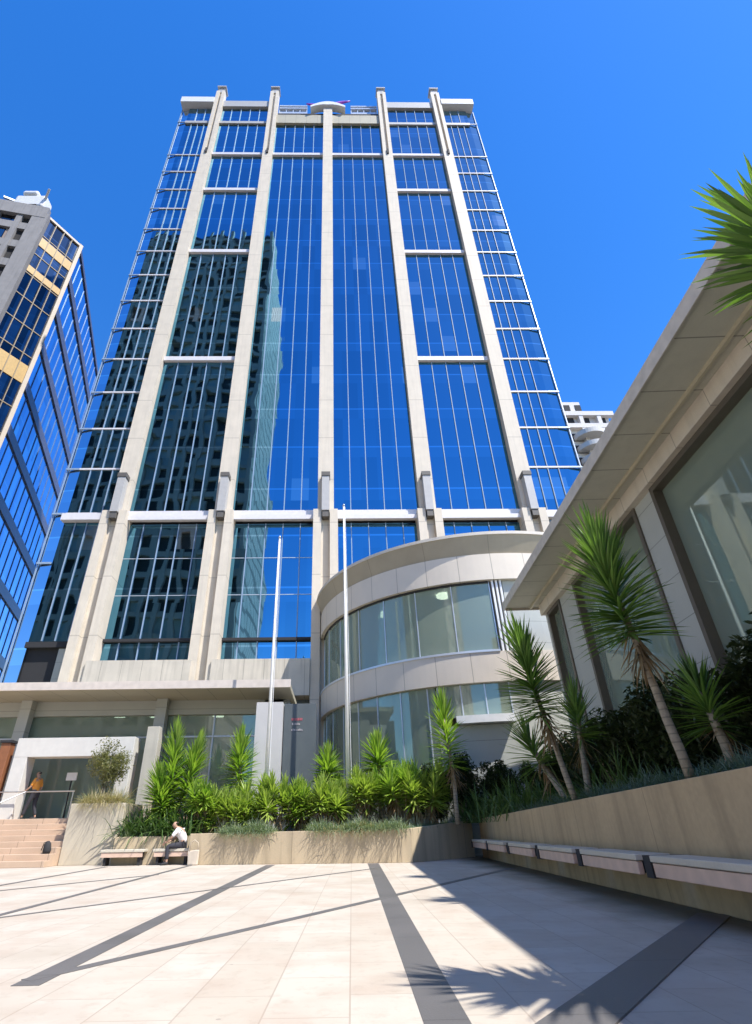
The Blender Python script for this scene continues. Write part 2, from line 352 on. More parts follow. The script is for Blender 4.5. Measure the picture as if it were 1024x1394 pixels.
def glass_panel(x0, x1, z0, z1, nm, rows=()):
    g = MB().box(x0, x1, GY, GY+.12, z0, z1).build('glass_panel', M['glass_tower'], tower)
    mm = MB(); w = (x1 - x0) / (nm + 1)
    for k in range(1, nm + 1): mm.box(x0+w*k-.03, x0+w*k+.03, GY-.09, GY-.003, z0+.01, z1-.01)
    mm.build('mullion', M['mullion'], g)
    if rows:
        r = MB()
        for z in rows: r.box(x0, x1, GY-.03, GY-.004, z-.02, z+.02)
        r.build('glazing_bar', M['alu'], g)
    return g
def ledge(x0, x1, z, h=.34, d=.45):
    mb = MB().box(x0, x1, GY-d, GY-.004, z-h, z-.03)
    mb.build('ledge', M['transom'], tower)
inner = [(-14.85, -8.65), (-7.45, -1.3), (-.14, 6.02), (7.22, 13.45)]
TOPZ = 80.4
big = [20.7, zf(4) , zf(8), zf(11), zf(13) - .05]                  # ledges of the bays beside the outer piers
for bi, (x0, x1) in enumerate(inner):
    if bi in (0, 3): cuts = [20.7, zf(4), zf(8), zf(11), zf(12)+FH*.9]
    else: cuts = [20.7, zf(13)-.2]
    cuts = [20.7, 36.5, 52.2, 64.0, 72.1] if bi in (0, 3) else [20.7, 72.1]
    cs = cuts + [TOPZ]
    for i, z in enumerate(cuts):
        ledge(x0, x1, z, .8 if i == 0 else .5, .28)
        if i == 0:                                                 # the deep double ledge above the base
            MB().box(x0, x1, GY-.62, GY-.41, z-.95, z-.62).build('ledge', M['transom'], tower)
        rows = [zz for zz in (zf(k) for k in range(1, 16)) if z < zz < cs[i+1] - 1 and bi in (1, 2)] if 0 else ()
        glass_panel(x0, x1, z + .02, cs[i+1] - .52, 4, rows)
    # base storey
    zb = 9.75
    if bi < 2:
        glass_panel(x0, x1, 11.35, 19.7, 4, (14.3, 17.))
        glass_panel(x0, x1, zb, 11.15, 4)
        MB().box(x0, x1, GY-.25, GY-.004, 11.16, 11.34).build('sill', M['dark'], tower)
        xr = x1 if bi == 0 else x1 - .3
        MB().box(x0, xr, GY-1.2, GY+.1, 7.6, zb-.02).build('plinth', M['plinth'], tower)
        MB().box(x0, x1, GY, GY+.1, 0, 7.58).build('glass_panel', M['glass_edge'], tower)
    else:
        glass_panel(x0, x1, 2, 19.7, 4)
# side bays: one storey per panel
for x0, x1, s in ((TX0, -16.0, -1), (14.62, TX1, 1)):
    zs = [20.7 + FH*i for i in range(0, 14)] + [TOPZ]
    for i in range(len(zs) - 1):
        MB().box(x0-.05, x1+.05, GY-.1, GY-.004, zs[i]-.16, zs[i]-.02).build('ledge', M['transom'], tower)
        glass_panel(x0, x1, zs[i], zs[i+1]-.18, 3)
    MB().box(x0-.1, x1+.1, GY-.45, GY-.005, 19.9, 20.42).build('ledge', M['transom'], tower)
    glass_panel(x0, x1, 11.3, 19.85, 3)
    MB().box(x0-.1, x1+.1, GY-.1, 35, 10.9, 11.26).build('base_soffit', M['dark'], tower)
MB().box(-17.3, -16.1, GY+.05, 35, .0, 10.85).build('column', M['wall_grey'], tower)
# glass row under the roof and the roof edge
for x0, x1 in ((TX0, -16.0), inner[0], inner[3], (14.62, TX1)):
    MB().box(x0, x1, GY-.2, GY-.004, TOPZ-.55, TOPZ).build('ledge', M['bracket'], tower)
    glass_panel(x0, x1, TOPZ+.02, 84.2, 4 if x1-x0 > 4 else 2)
for x0, x1 in inner[1:3]:
    MB().box(x0, x1, GY-.3, GY+.1, TOPZ-.6, TOPZ+1.6).build('spandrel', M['soffit'], tower)
def roofbox(x0, x1, y0, z0, z1, m): MB().box(x0, x1, y0, 36, z0, z1).build('roof_edge', m, tower)
roofbox(-20.45, -16.05, 31.9, 84.7, 86.1, M['white_metal']); roofbox(14.65, 19.0, 31.9, 84.7, 86.1, M['white_metal'])
roofbox(-14.85, -8.65, 32.3, 84.4, 86.0, M['bracket']); roofbox(7.22, 13.45, 32.3, 84.4, 86.0, M['bracket'])
for x0, x1 in ((-7.45, -3.6), (2.4, 6.02)):
    lv = MB()
    for z in (82.5, 83.6, 84.7, 86.2, 86.9): lv.box(x0, x1, 33.2, 33.6, z, z+.42 if z < 86 else z+.25)
    for k in range(5): lv.box(x0+(x1-x0-.12)*k/4, x0+(x1-x0-.12)*k/4+.12, 33.3, 33.55, 82, 87)
    lv.build('roof_louvre', M['alu'], tower)
    MB().box(x0, x1, 34.2, 36, 82, 86.6).build('plant_room', M['bracket'], tower)
# stone piers
for i, x in enumerate(PX):
    w = .58
    zt = 83.2 if i == 2 else 88.3
    p = MB()
    p.box(x-w, x+w, 32.0, GY+.2, 23.3, 72.0)
    if i == 2: p.box(x-w, x+w, 32.0, GY+.2, 72.0, zt)
    else:                                                          # grooved upper part
        p.box(x-w, x-.16, 32.0, GY+.2, 72.0, zt); p.box(x+.16, x+w, 32.0, GY+.2, 72.0, zt); p.box(x-.16, x+.16, 32.35, GY+.2, 72.0, zt)
    for s in (-1, 1): p.box(min(x+s*.3, x+s*.86), max(x+s*.3, x+s*.86), 31.55, GY+.2, 0, 20.3)
    p.box(x-.3, x+.3, 31.95, GY+.2, 0, 20.3)
    p.box(x-w, x+w, 32.0, GY+.2, 20.3, 23.3)
    o = p.build('pier', M['pier'], tower)
    b = MB().box(x-.27, x+.27, 31.35, 31.98, 20.1, 23.0); b.build('bracket', M['bracket'], o)
    MB().box(x-.32, x+.32, 31.3, 31.99, 23.02, 23.35).box(x-.22, x+.22, 31.4, 31.94, 19.6, 20.08).build('bracket_cap', M['cap'], o)
    if i != 2:
        MB().box(x-.42, x+.42, 32.2, 33.0, 88.3, 89.6).box(x-.62, x+.62, 32.0, 33.2, 89.6, 89.85).build('finial', M['bracket'], o)
        MB().box(x-.12, x+.12, 31.85, 32.33, 71.2, 72.2).build('bracket', M['dark'], o)
# winged head of the middle pier and the purple emblem
wg = MB(); pts = []
for k in range(13):
    t = -1 + k/6; pts.append((PX[2] + t*2.3, 84.55 - 1.25*abs(t)**1.8))
lo = [(x, z - .42 - .5*(1-abs((x-PX[2])/2.3))) for x, z in pts]
n = len(pts); vs = [(x, 31.7, z) for x, z in pts + lo] + [(x, 32.6, z) for x, z in pts + lo]
fs = []
for k in range(n-1):
    fs += [(k, k+1, n+k+1, n+k), (2*n+k, 3*n+k, 3*n+k+1, 2*n+k+1), (k, 2*n+k, 2*n+k+1, k+1), (n+k, n+k+1, 3*n+k+1, 3*n+k)]
fs += [(0, n, 3*n, 2*n), (n-1, 3*n-1, 4*n-1, 2*n-1)]
wg.add(vs, fs).build('winged_cap', M['white_metal'], tower)
e = MB(); sp = []
for k in range(15):
    t = k/14; sp.append((PX[2] - 2.9 + 5.9*t, 32.2, 85.0 - 1.2*math.sin(math.pi*min(1, t*1.25))*.5 + 1.9*max(0, t-.45)**1.3))
e.tube(sp, [.06 + .2*math.sin(math.pi*min(1, (k+.6)/15)) for k in range(15)], 6).build('emblem', M['purple'], tower, smooth=True)

# ------------------------------------------------------------------ tower across the street (behind the camera, seen mirrored in the glass)
ob = empty('office_building', (-38, -12, 0), label='dark grid fronted high-rise mirrored in the left bays of the blue tower', cat='building')
HB = 130.
M['opp'] = stone('opposite_concrete', (.07, .065, .06), var=.15)
M['opp_side'] = stone('opposite_side', (.72, .52, .42), joints=((2, 3.6, 0, .9), (1, 2.4, 0, .4)), var=.1, jdark=.8)
MB().box(-62, -15.6, -36, -12.5, 0, HB-1).build('wall', M['opp'], ob)
MB().box(-15.59, -15.2, -36, -12.4, 0, HB-.8).build('side_wall', M['opp_side'], ob)
fr = MB()
for k in range(36): fr.box(-62, -15.65, -12.45, -11.9, k*3.6, k*3.6+1.0)
for k in range(20): fr.box(-62+k*2.42, -62+k*2.42+.7, -12.44, -11.7, 0, HB)
fr.build('frame', plain('opposite_frame', (.62, .44, .34), rough=.7), ob)
wp = MB()
for k in range(35):
    for j in range(19):
        if random.random() < .35: wp.box(-62+j*2.42+.7, -62+(j+1)*2.42, -12.49, -12.43, k*3.6+1.02, k*3.6+3.58)
wp.build('window', plain('opposite_blind', (.5, .48, .42), rough=.3), ob)

# ------------------------------------------------------------------ office block on the left edge
lb = empty('office_block', (-38, 44, 0), label='grey concrete and yellow panelled office block with blue banded glass side at left edge', cat='building')
ZT = 73.5
P0 = Vector((-58.0, 37.8)); P1 = Vector((-39.3, 41.35)); P2 = Vector((-36.75, 45.4)); P3 = Vector((-53.3, 103.0)); P4 = Vector((-92, 96))
MB().prism([P0, P1, P2, P3, P4], 0, ZT-.6).build('wall', M['dark'], lb)
def face(p, q, u0, u1, z0, z1, d0, d1, mb):                        # box on the face p->q, u in metres, d outwards
    t = (q - p).normalized(); nrm = Vector((t.y, -t.x))
    pts = [p + t*u0 + nrm*d0, p + t*u1 + nrm*d0, p + t*u1 + nrm*d1, p + t*u0 + nrm*d1]
    mb.prism([(a.x, a.y) for a in pts][::-1], z0, z1)
Mg = stone('grey_concrete_panels', (.25, .245, .25), var=.12, streak=.3)
L01 = (P1-P0).length; L12 = (P2-P1).length; L23 = (P3-P2).length
cf = MB()
NF = 18; fh = ZT / 19
for k in range(19):
    z = k*fh; face(P0, P1, 0, L01, z, z+1.35, .0, .4, cf)
for u in [0, 3.2, 6.4, 9.6, 12.8, 15.6]: face(P0, P1, u, u+.7, 0, ZT, .0, .5, cf)
face(P0, P1, L01-1.6, L01+.35, 0, ZT, -.1, .62, cf)
face(P0, P1, 0, L01, ZT-1, ZT+1.4, -.1, .66, cf)
cf.build('concrete_frame', Mg, lb)
rw = random.Random(3)
Mbl = plain('dull_blind', (.30, .24, .20), rough=.5); Mog = mirror_glass('old_glass', (.16, .17, .19), fh=fh, rough=.08, var=.4)
for k in range(5, 19):
    for j, u in enumerate([7.2, 8.8, 10.4, 12., 13.6, 15.]):
        w_ = MB(); face(P0, P1, u, u+1.3, k*fh+1.4, k*fh+fh-.05, .02, .12, w_); w_.build('window', Mbl if rw.random() < .5 else Mog, lb)
# diagonal face: glass with yellow panels
gf = MB(); face(P1, P2, 0.2, L12, 0, ZT-.3, .0, .12, gf)
gf.build('window', mirror_glass('smoked_glass', (.20, .21, .22), fh=fh, pw=.8, rough=.05, var=.5, wob=.05, bandc=.1), lb)
My = plain('yellow_panel', (.50, .33, .12), rough=.5, var=.12)
for z0, z1 in ((ZT-6.0, ZT-4.3), (ZT-11.3, ZT-10.2), (ZT-27.3, ZT-24.6), (ZT-46, ZT-43.5)):
    y = MB(); face(P1, P2, .3, L12-.05, z0, z1, .13, .22, y); y.build('yellow_panel', My, lb)
ml = MB()
for k in range(1, 4): face(P1, P2, L12*k/4-.05, L12*k/4+.05, 0, ZT-.3, .12, .3, ml)
for k in range(1, 19): face(P1, P2, .2, L12, k*fh-.06, k*fh+.06, .13, .2, ml)
ml.build('mullion', plain('brown_mullion', (.25, .20, .13), rough=.5), lb)
ed = MB(); face(P1, P2, L12-.12, L12+.35, 0, ZT+.1, -.1, .42, ed); face(P1, P2, 0, L12, ZT-.3, ZT+.1, 0, .35, ed)
ed.build('edge_trim', plain('pale_trim', (.55, .48, .40), rough=.6), lb)
# blue side
bs = MB(); face(P2, P3, 0, L23, 0, ZT-.2, .0, .12, bs)
bs.build('side_glass', mirror_glass('blue_side_glass', (.42, .68, 1.0), fh=fh, pw=1.6, var=.2, wob=.03, bandc=0, rough=.12), lb)
bd = MB()
for k in range(0, 12): face(P2, P3, .35, L23, k*6.68-.65, min(ZT, k*6.68+.65), .13, .3, bd)
bd.build('spandrel_band', plain('slate_band', (.12, .13, .20), rough=.35, var=.3), lb)
bm_ = MB()
for k in range(1, 26): face(P2, P3, L23*k/26-.03, L23*k/26+.03, 0, ZT-.2, .12, .2, bm_)
bm_.build('mullion', plain('navy_mullion', (.08, .17, .42), rough=.4), lb)
# roof plant
cr = empty('window_cleaning_rig', (-42, 42, ZT+1.4), label='white window cleaning rig parked on the roof edge of the grey block', cat='roof rig')
MB().box(-45.2, -40.9, 41.2, 43, ZT+2.9, ZT+5.6).box(-44.4, -42.2, 41, 43.4, ZT+5.6, ZT+6.5).build('cabin', M['white_metal'], cr, bevel=.3)
MB().box(-45.6, -41.6, 41.0, 43, ZT+1.5, ZT+2.9).build('base', M['dark'], cr)
MB().bar((-41.2, 41.6, ZT+4.6), (-40.2, 40.4, ZT+5.6), .3).bar((-45, 41.6, ZT+4.4), (-46.2, 40.6, ZT+3.9), .3).build('arm', M['alu'], cr)

# ------------------------------------------------------------------ far apartment tower with round balconies
ap = empty('apartment_tower', (58, 95, 0), label='cream apartment tower with curved balconies seen past the right edge of the blue tower', cat='building')
Mc = plain('cream_render', (.66, .62, .58), rough=.8)
MB().box(50.5, 63.6, 92.5, 110, 0, 82.6).build('wall', Mc, ap)
MB().box(50.2, 57.6, 92.0, 108, 82.6, 86.6).build('penthouse', Mc, ap)
for k in range(3): MB().box(51.3+k*2.6-.3, 52.9+k*2.6-.5, 91.9, 92.1, 83.9, 85.6).build('window', M['dark'], ap)
for x in (53.6, 57.2, 61.0): MB().box(x-.2, x+1.7, 92.35, 92.6, 79.9, 82.0).build('window', M['dark'], ap)
for k in range(12):
    z = 75.2 - k*3.4; MB().box(53.0, 61.8, 92.42, 92.6, z, z+2.2).build('window', M['dark'], ap)
fv = MB()
for x in (52.3, 56.6, 60.8): fv.box(x-.45, x+.45, 91.4, 92.6, 40, 82.7)
fv.box(50.4, 64.4, 91.3, 92.5, 82.0, 83.2).box(50.4, 64.4, 91.35, 92.5, 78.4, 79.6)
fv.build('pilaster', Mc, ap)
for k in range(11):
    z = 75.6 - k*3.4
    b = MB(); b.arc((57.6, 92.5), .1, 3.6, z-.25, z, R(180), R(360), 20); b.arc((57.6, 92.5), 3.4, 3.6, z, z+.95, R(180), R(360), 20)
    b.build('balcony', plain('balcony_cream', (.56, .54, .50), rough=.7), ap)

# ------------------------------------------------------------------ round pavilion
DC = (8.5, 32.4); A0, A1 = R(180), R(360)
dr = empty('round_pavilion', (DC[0], DC[1], 0), label='two storey round glass pavilion with stone bands and a flared roof rim below the tower', cat='pavilion')
def ring(name, r0, r1, z0, z1, m, par, a0=A0, a1=A1, n=96, **k):
    return MB().arc(DC, r0, r1, z0, z1, a0, a1, n, **k).build(name, m, par)
def radial(name, r0, r1, z0, z1, a, w, m, par): MB().arc(DC, r0, r1, z0, z1, a, a + w, 1).build(name, m, par)
M['drum_stone'] = stone('drum_panels', (.62, .55, .46), var=.05, rough=.55, joints=(('ang', R(9.6), 0, .0035),), jdark=.6)
M['drum_rim'] = stone('drum_rim_metal', (.33, .28, .20), var=.1, rough=.5, joints=(('ang', R(19.2), 0, .003),), jdark=.5)
ring('spandrel_band', 9.1, 9.47, 6.30, 7.60, M['drum_stone'], dr)
ring('fascia', 9.0, 9.50, 11.03, 12.38, M['drum_stone'], dr)
ring('roof_rim', 9.0, 9.42, 12.38, 13.30, M['drum_rim'], dr, r1t=9.76)
ring('roof_edge', 9.0, 9.80, 13.30, 13.46, plain('rim_edge', (.55, .50, .43), rough=.5), dr)
MB().arc(DC, .05, 9.1, 12.6, 13.2, A0, A1, 48).build('roof', M['drum_rim'], dr)
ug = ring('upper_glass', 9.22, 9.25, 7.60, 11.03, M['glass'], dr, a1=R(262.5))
for k in range(8): radial('mullion', 9.13, 9.28, 7.61, 11.02, R(184) + k*R(11.2), .0045, M['alu'], ug)
ring('window_sill', 9.15, 9.51, 7.585, 7.68, M['alu'], ug, a1=R(262.5)); ring('window_head', 9.15, 9.3, 10.93, 11.029, M['dark'], ug, a1=R(262.5))
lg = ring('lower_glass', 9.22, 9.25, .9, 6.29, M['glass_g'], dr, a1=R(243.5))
for k in range(8): radial('mullion', 9.12, 9.28, .9, 6.28, R(183) + k*R(8.3), .0055, M['alu'], lg)
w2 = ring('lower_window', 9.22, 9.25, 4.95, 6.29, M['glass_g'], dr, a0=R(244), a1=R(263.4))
for k in range(4): radial('mullion', 9.15, 9.28, 4.95, 6.28, R(244) + k*R(6.4), .0055, M['alu'], w2)
ring('lower_wall', 9.0, 9.26, 0, 4.62, M['wall_grey'], dr, a0=R(243.6), a1=A1, n=30)
ring('lower_wall', 9.0, 9.26, 4.62, 6.29, M['wall_grey'], dr, a0=R(263.5), a1=A1, n=30)
ring('upper_wall', 9.0, 9.26, 7.60, 11.03, M['wall_grey'], dr, a0=R(266.5), a1=A1, n=30)
ring('window_sill', 9.0, 9.72, 4.64, 4.94, M['white_metal'], dr, a0=R(249), a1=R(263), n=20)
# inside
MB().arc(DC, .05, 9.0, 6.32, 6.7, A0, A1, 48).build('floor', M['floor_in'], dr)
MB().arc(DC, .05, 8.98, 11.25, 11.4, A0, A1, 48).build('ceiling', M['white_in'], dr)
MB().arc(DC, .05, 9.0, 6.05, 6.2, A0, A1, 48).build('ceiling', M['white_in'], dr)
MB().arc(DC, 4.4, 4.6, 6.7, 11.2, A0, A1, 24).arc(DC, 4.4, 4.6, 0.1, 6.0, A0, A1, 24).build('core_wall', M['beige_in'], dr)
for a in (196, 224, 251):
    x, y = DC[0] + 8.0*math.cos(R(a)), DC[1] + 8.0*math.sin(R(a))
    MB().tube([(x, y, .1), (x, y, 6.04)], .26, 16).build('column', M['white_in'], dr)
    MB().tube([(x, y, 6.71), (x, y, 11.24)], .26, 16).build('column', M['white_in'], dr)
for a, r in ((247, 7.6), (216, 7.4)):
    x, y = DC[0] + r*math.cos(R(a)), DC[1] + r*math.sin(R(a))
    MB().tube([(x, y, 11.12), (x, y, 11.245)], .36, 20).build('ceiling_lamp', M['lamp'], dr)
# blue banner-like blind hanging inside, desks near the glass
MB().arc(DC, 8.7, 8.74, 7.0, 10.9, R(250.5), R(253.5), 6).build('blue_blind', plain('blue_blind', (.18, .32, .55), rough=.8), dr)
for a in (200, 212): 
    x, y = DC[0] + 8.2*math.cos(R(a)), DC[1] + 8.2*math.sin(R(a)); MB().box(x-.7, x+.7, y-.3, y+.3, 7.4, 7.5).box(x-.05, x+.05, y-.05, y+.05, 6.7, 7.4).build('desk', M['white_in'], dr)
# pale louvre fins where the pavilion meets the right building
for k in range(3): radial('louvre_fin', 9.0, 9.36, 7.62, 11.02, R(263.2) + k*R(1.15), .010, M['white_metal'], dr)

# ------------------------------------------------------------------ right building with the long eave
TH = R(2.84); RM = Matrix.Rotation(-TH, 4, 'Z')                    # local x = distance to the right, local y = along
rb = empty('stone_building', (0, 0, 0), -TH, label='long low stone building on the right with a deep overhanging eave and large green windows', cat='building')
Bx = lambda: MB(RM)
AN, AF = -14.0, 21.15
Bx().box(6.0, 17, AN, AF, 8.74, 8.98).build('roof_slab', M['soffit_r'], rb)
Bx().box(5.96, 6.0, AN, AF+.06, 8.66, 9.0).build('gutter', plain('eave_gutter', (.52, .48, .42), rough=.4, var=.15), rb)
Bx().box(6.04, 17, AF, AF+.07, 8.66, 9.0).build('gutter', plain('eave_end', (.45, .40, .33), rough=.5), rb)
Bx().box(7.0, 7.07, AN, AF-.1, 8.64, 8.735).build('light_track', plain('brass_track', (.50, .46, .34), rough=.35), rb)
Bx().box(7.35, 7.9, AN, 20.9, 8.3, 8.735).build('beam', M['wall_r'], rb)
wins = [(-2.0, 3.0), (3.3, 11.57), (12.5, 17.6), (19.1, 20.6)]
edges = [AN] + [v for w in wins for v in w] + [20.9]
for i in range(0, len(edges), 2):
    Bx().box(7.55, 7.9, edges[i], edges[i+1], .0, 8.298).build('wall', M['wall_grey'], rb)
for a, b in wins:
    Bx().box(7.56, 7.9, a, b, 0, 1.7).build('wall', M['wall_grey'], rb)
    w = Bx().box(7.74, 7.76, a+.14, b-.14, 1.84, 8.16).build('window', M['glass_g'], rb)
    fr = Bx()
    fr.box(7.5, 7.84, a, a+.14, 1.7, 8.298).box(7.5, 7.84, b-.14, b, 1.7, 8.298).box(7.5, 7.84, a+.14, b-.14, 8.16, 8.298).box(7.5, 7.84, a+.14, b-.14, 1.7, 1.84)
    fr.build('frame', plain('bronze_frame', (.10, .085, .065), rough=.45), w)
    fi = Bx(); n = max(1, int((b-a)/2.6))
    for k in range(1, n): fi.box(7.77, 8.0, a+(b-a)*k/n-.02, a+(b-a)*k/n+.02, 1.84, 8.16)
    if n > 1: fi.build('glass_fin', M['alu'], w)
# interior
Bx().box(7.9, 16.8, AN, 20.8, 1.2, 1.5).build('floor', M['floor_in'], rb)
Bx().box(7.95, 16.8, AN, 20.8, 8.5, 8.7).build('ceiling', M['white_in'], rb)
Bx().box(14.5, 14.8, AN, 20.8, 1.5, 8.49).build('inner_wall', M['beige_in'], rb)
Bx().box(7.9, 17, 20.8, 20.89, 0, 8.73).build('end_wall', M['wall_grey'], rb)
for a in (4.6, 9.2, 13.8, 18.2): Bx().box(9.3, 9.8, a, a+.5, 1.5, 8.49).build('column', M['white_in'], rb)
Bx().box(10.2, 12.4, 5.5, 8.8, 4.6, 4.9).box(10.2, 10.3, 5.5, 8.8, 4.9, 5.9).build('mezzanine', M['white_in'], rb)
for a in (6.0, 8.6, 11.2): Bx().box(8.8, 12.5, a, a+.12, 7.9, 7.98).build('ceiling_lamp', M['lamp'], rb)  # added lamps, put in to brighten the windows from inside

# ------------------------------------------------------------------ entrance building on the left
eb = empty('entrance_building', (-10, 24, 0), label='low glass entrance building with a flat concrete roof slab at the foot of the tower', cat='building')
MB().box(-26, -2.1, 24.0, 31.3, 6.40, 6.62).build('roof_slab', M['soffit'], eb)
MB().box(-26, -2.05, 23.93, 24.0, 6.36, 6.70).build('roof_edge', plain('roof_trim', (.60, .53, .46), rough=.6, var=.1), eb)
MB().box(-26, -2.6, 26.6, 27.0, 5.75, 6.398).build('beam', M['wall_grey'], eb)
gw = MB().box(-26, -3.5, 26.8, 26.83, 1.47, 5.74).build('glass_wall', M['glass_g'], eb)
g = MB()
for x in (-25, -22, -19, -16.2, -14.6, -8.4, -5.9, -3.6): g.box(x, x+.06, 26.72, 26.9, 1.47, 5.74)
g.box(-26, -3.5, 26.74, 26.88, 4.75, 4.82); g.build('mullion', M['alu'], gw)
for x in (-19.5, -14.9, -8.55): MB().box(x, x+.5, 26.1, 26.55, 1.46, 6.39).build('column', M['wall_grey'], eb)
MB().box(-26, -2.6, 31.0, 31.2, 0, 6.39).build('inner_wall', M['beige_in'], eb)
MB().box(-26, -2.6, 26.9, 31, 6.1, 6.2).build('ceiling', M['white_in'], eb)
MB().box(-12.9, -12.4, 29.8, 30.9, 1.47, 5.9).box(-10.6, -9.2, 30.2, 30.9, 1.47, 5.0).build('inner_wall', plain('brown_interior', (.22, .13, .07), rough=.6), eb)
for x, y in ((-11.4, 28.2), (-9.6, 28.4), (-6.4, 28.5), (-4.6, 28)): MB().box(x, x+.5, y, y+.5, 6.02, 6.098).build('ceiling_lamp', M['lamp'], eb)
MB().box(-7.4, -4.0, 27.6, 28.2, 1.47, 3.0).build('counter', M['dark_in'], eb)
MB().box(-3.5, -2.35, 23.98, 26.6, 0, 5.74).build('end_pier', M['sign_pale'], eb)
MB().box(-3.49, -2.3, 26.6, 31.3, 0, 6.39).build('end_wall', M['wall_grey'], eb)
# pale pillar beside the portal
MB().box(-8.15, -7.62, 24.25, 24.8, 1.2, 4.85).build('pillar', M['concrete'], eb, bevel=.02)
# sign slab
sg = empty('sign_slab', (-1.6, 24.3, 0), label='dark slate sign slab with small worn lettering beside the pale end pier', cat='sign')
MB().box(-2.32, -.92, 24.3, 24.75, 0, 5.72).build('slab', M['sign_dark'], sg, bevel=.01)
lt = MB(); rl = random.Random(2)
x = -1.98
while x < -1.55: lt.box(x, x+.045, 24.285, 24.298, 5.02, 5.12); x += .07
lt.build('lettering', M['red'], sg)
lt = MB()
for z, x0, x1 in ((4.84, -1.96, -1.62), (4.60, -1.98, -1.52)):
    x = x0
    while x < x1:
        w = rl.uniform(.02, .05); lt.box(x, x+w, 24.285, 24.298, z, z+rl.uniform(.05, .09)); x += w+.022
lt.build('lettering', M['grey_let'], sg)
# portal frame
pf = empty('entrance_portal', (-11, 24.4, 1.46), label='white square portal frame around the glass doors at the head of the steps', cat='portal')
MB().box(-13.55, -8.62, 24.3, 25.0, 3.72, 4.46).build('lintel', M['portal'], pf, bevel=.015)
MB().box(-13.55, -12.98, 24.3, 25.0, 1.46, 3.718).build('jamb', M['portal'], pf, bevel=.015)
MB().box(-9.15, -8.62, 24.3, 25.0, 1.46, 3.718).build('jamb', M['portal'], pf, bevel=.015)
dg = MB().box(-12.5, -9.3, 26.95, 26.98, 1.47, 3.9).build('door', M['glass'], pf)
MB().box(-11.0, -10.94, 26.9, 27.05, 1.47, 3.9).box(-12.5, -9.3, 26.9, 27.05, 3.8, 3.9).build('frame', M['dark'], dg)
# timber clad post at the left edge
wp = empty('timber_post', (-14.0, 24.6, 1.46), label='brown timber clad post left of the white portal', cat='post')
MB().box(-14.25, -13.85, 24.35, 24.75, 1.46, 4.3).build('shaft', plain('brown_cladding', (.25, .10, .045), rough=.5, var=.2), wp, bevel=.02)
MB().box(-14.3, -13.8, 24.3, 24.8, 4.302, 4.4).build('cap', M['dark'], wp)

# stairs and landing
st = empty('staircase', (-14, 21, 0), label='flight of broad sandstone steps leading up to the portal', cat='steps')
for k in range(8):
    MB().box(-26, -9.72, 21 + k*.36, 21.36 + k*.36 if k < 7 else 24.1, 0, 1.46*(k+1)/8).build('step', M['step'], st, bevel=.012)
MB().box(-26, -3.5, 24.1, 31.2, 0, 1.455).build('landing', M['step'], st)
# handrail
hr = empty('handrail', (-12, 24.15, 1.46), label='thin steel handrail across the top of the steps', cat='handrail')
MB().tube([(-16, 24.1, 2.42), (-10.6, 24.1, 2.42)], .025).tube([(-12.55, 24.1, 2.42), (-13.6, 22.3, 1.5), (-14.2, 21.2, .95)], .022).build('rail', M['steel'], hr)
for x in (-15.6, -12.55, -10.65): MB().tube([(x, 24.1, 1.46), (x, 24.1, 2.42)], .022).build('post', M['steel'], hr)
# display stand
ds = empty('notice_stand', (-11.5, 25.6, 1.46), label='slim notice stand with a small white board just inside the portal', cat='notice stand')
MB().tube([(-11.5, 25.6, 1.47), (-11.5, 25.6, 2.95)], .03).tube([(-11.5, 25.6, 1.46), (-11.5, 25.6, 1.5)], .18, 16).build('post', M['dark'], ds)
MB().box(-11.72, -11.28, 25.52, 25.56, 2.92, 3.22).build('board', M['white_metal'], ds)

# ------------------------------------------------------------------ planters
pb = empty('planter_box', (-8.75, 23, 0), label='tall square stone planter box beside the steps', cat='planter')
MB().box(-9.70, -7.74, 22.0, 22.16, 0, 1.88).box(-9.70, -9.54, 22.162, 24.2, 0, 1.88).box(-7.9, -7.74, 22.162, 24.2, 0, 1.88).build('wall', M['box'], pb, bevel=.015)
MB().box(-9.54, -7.9, 22.16, 24.2, 0, 1.8).build('soil', M['soil'], pb)
la = empty('low_planter', (-6.3, 21.6, 0), label='low planter wall behind the two small benches left of the long planter', cat='planter')
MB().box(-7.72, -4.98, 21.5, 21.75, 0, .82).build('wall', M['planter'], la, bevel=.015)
MB().box(-7.7, -4.98, 21.75, 24.05, 0, .76).build('soil', M['soil'], la)
lp = empty('long_planter', (0, 20, 0), label='long rendered planter wall running along the plaza under the bright green plants', cat='planter')
W = [(-4.95, 20.75), (2.35, 19.75), (5.0, 22.75)]
def off(p, q, d):
    t = Vector((q[0]-p[0], q[1]-p[1])).normalized(); n_ = Vector((-t.y, t.x)); return (p[0]+n_.x*d, p[1]+n_.y*d), (q[0]+n_.x*d, q[1]+n_.y*d)
mb = MB()
(a, b), (c, d) = off(W[0], W[1], .25), off(W[1], W[2], .25)
mb.prism([W[0], W[1], (2.28, 20.05), a], 0, [.88, .92, .92, .88])
mb.prism([W[1], W[2], d, (2.28, 20.05)], 0, [.92, 1.14, 1.14, .92])
mb.box(-4.97, -4.72, 21.02, 24.0, 0, .87)
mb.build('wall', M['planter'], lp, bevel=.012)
MB().prism([(-4.7, 21.0), (2.28, 20.06), (5.0, 23.0), (5.0, 24.5), (-4.7, 24.5)], 0, [.8, .84, 1.0, 1.0, .8]).build('soil', M['soil'], lp)
rp = empty('bench_planter', (0, 0, 0), -TH, label='high tan planter wall carrying the row of benches on the shaded right side', cat='planter')
Bx().prism([(4.05, -8), (4.3, -8), (4.3, 22.9), (4.05, 22.45)], 0, [1.62, 1.62, 1.18, 1.18]).build('wall', M['planter_r'], rp, bevel=.012)
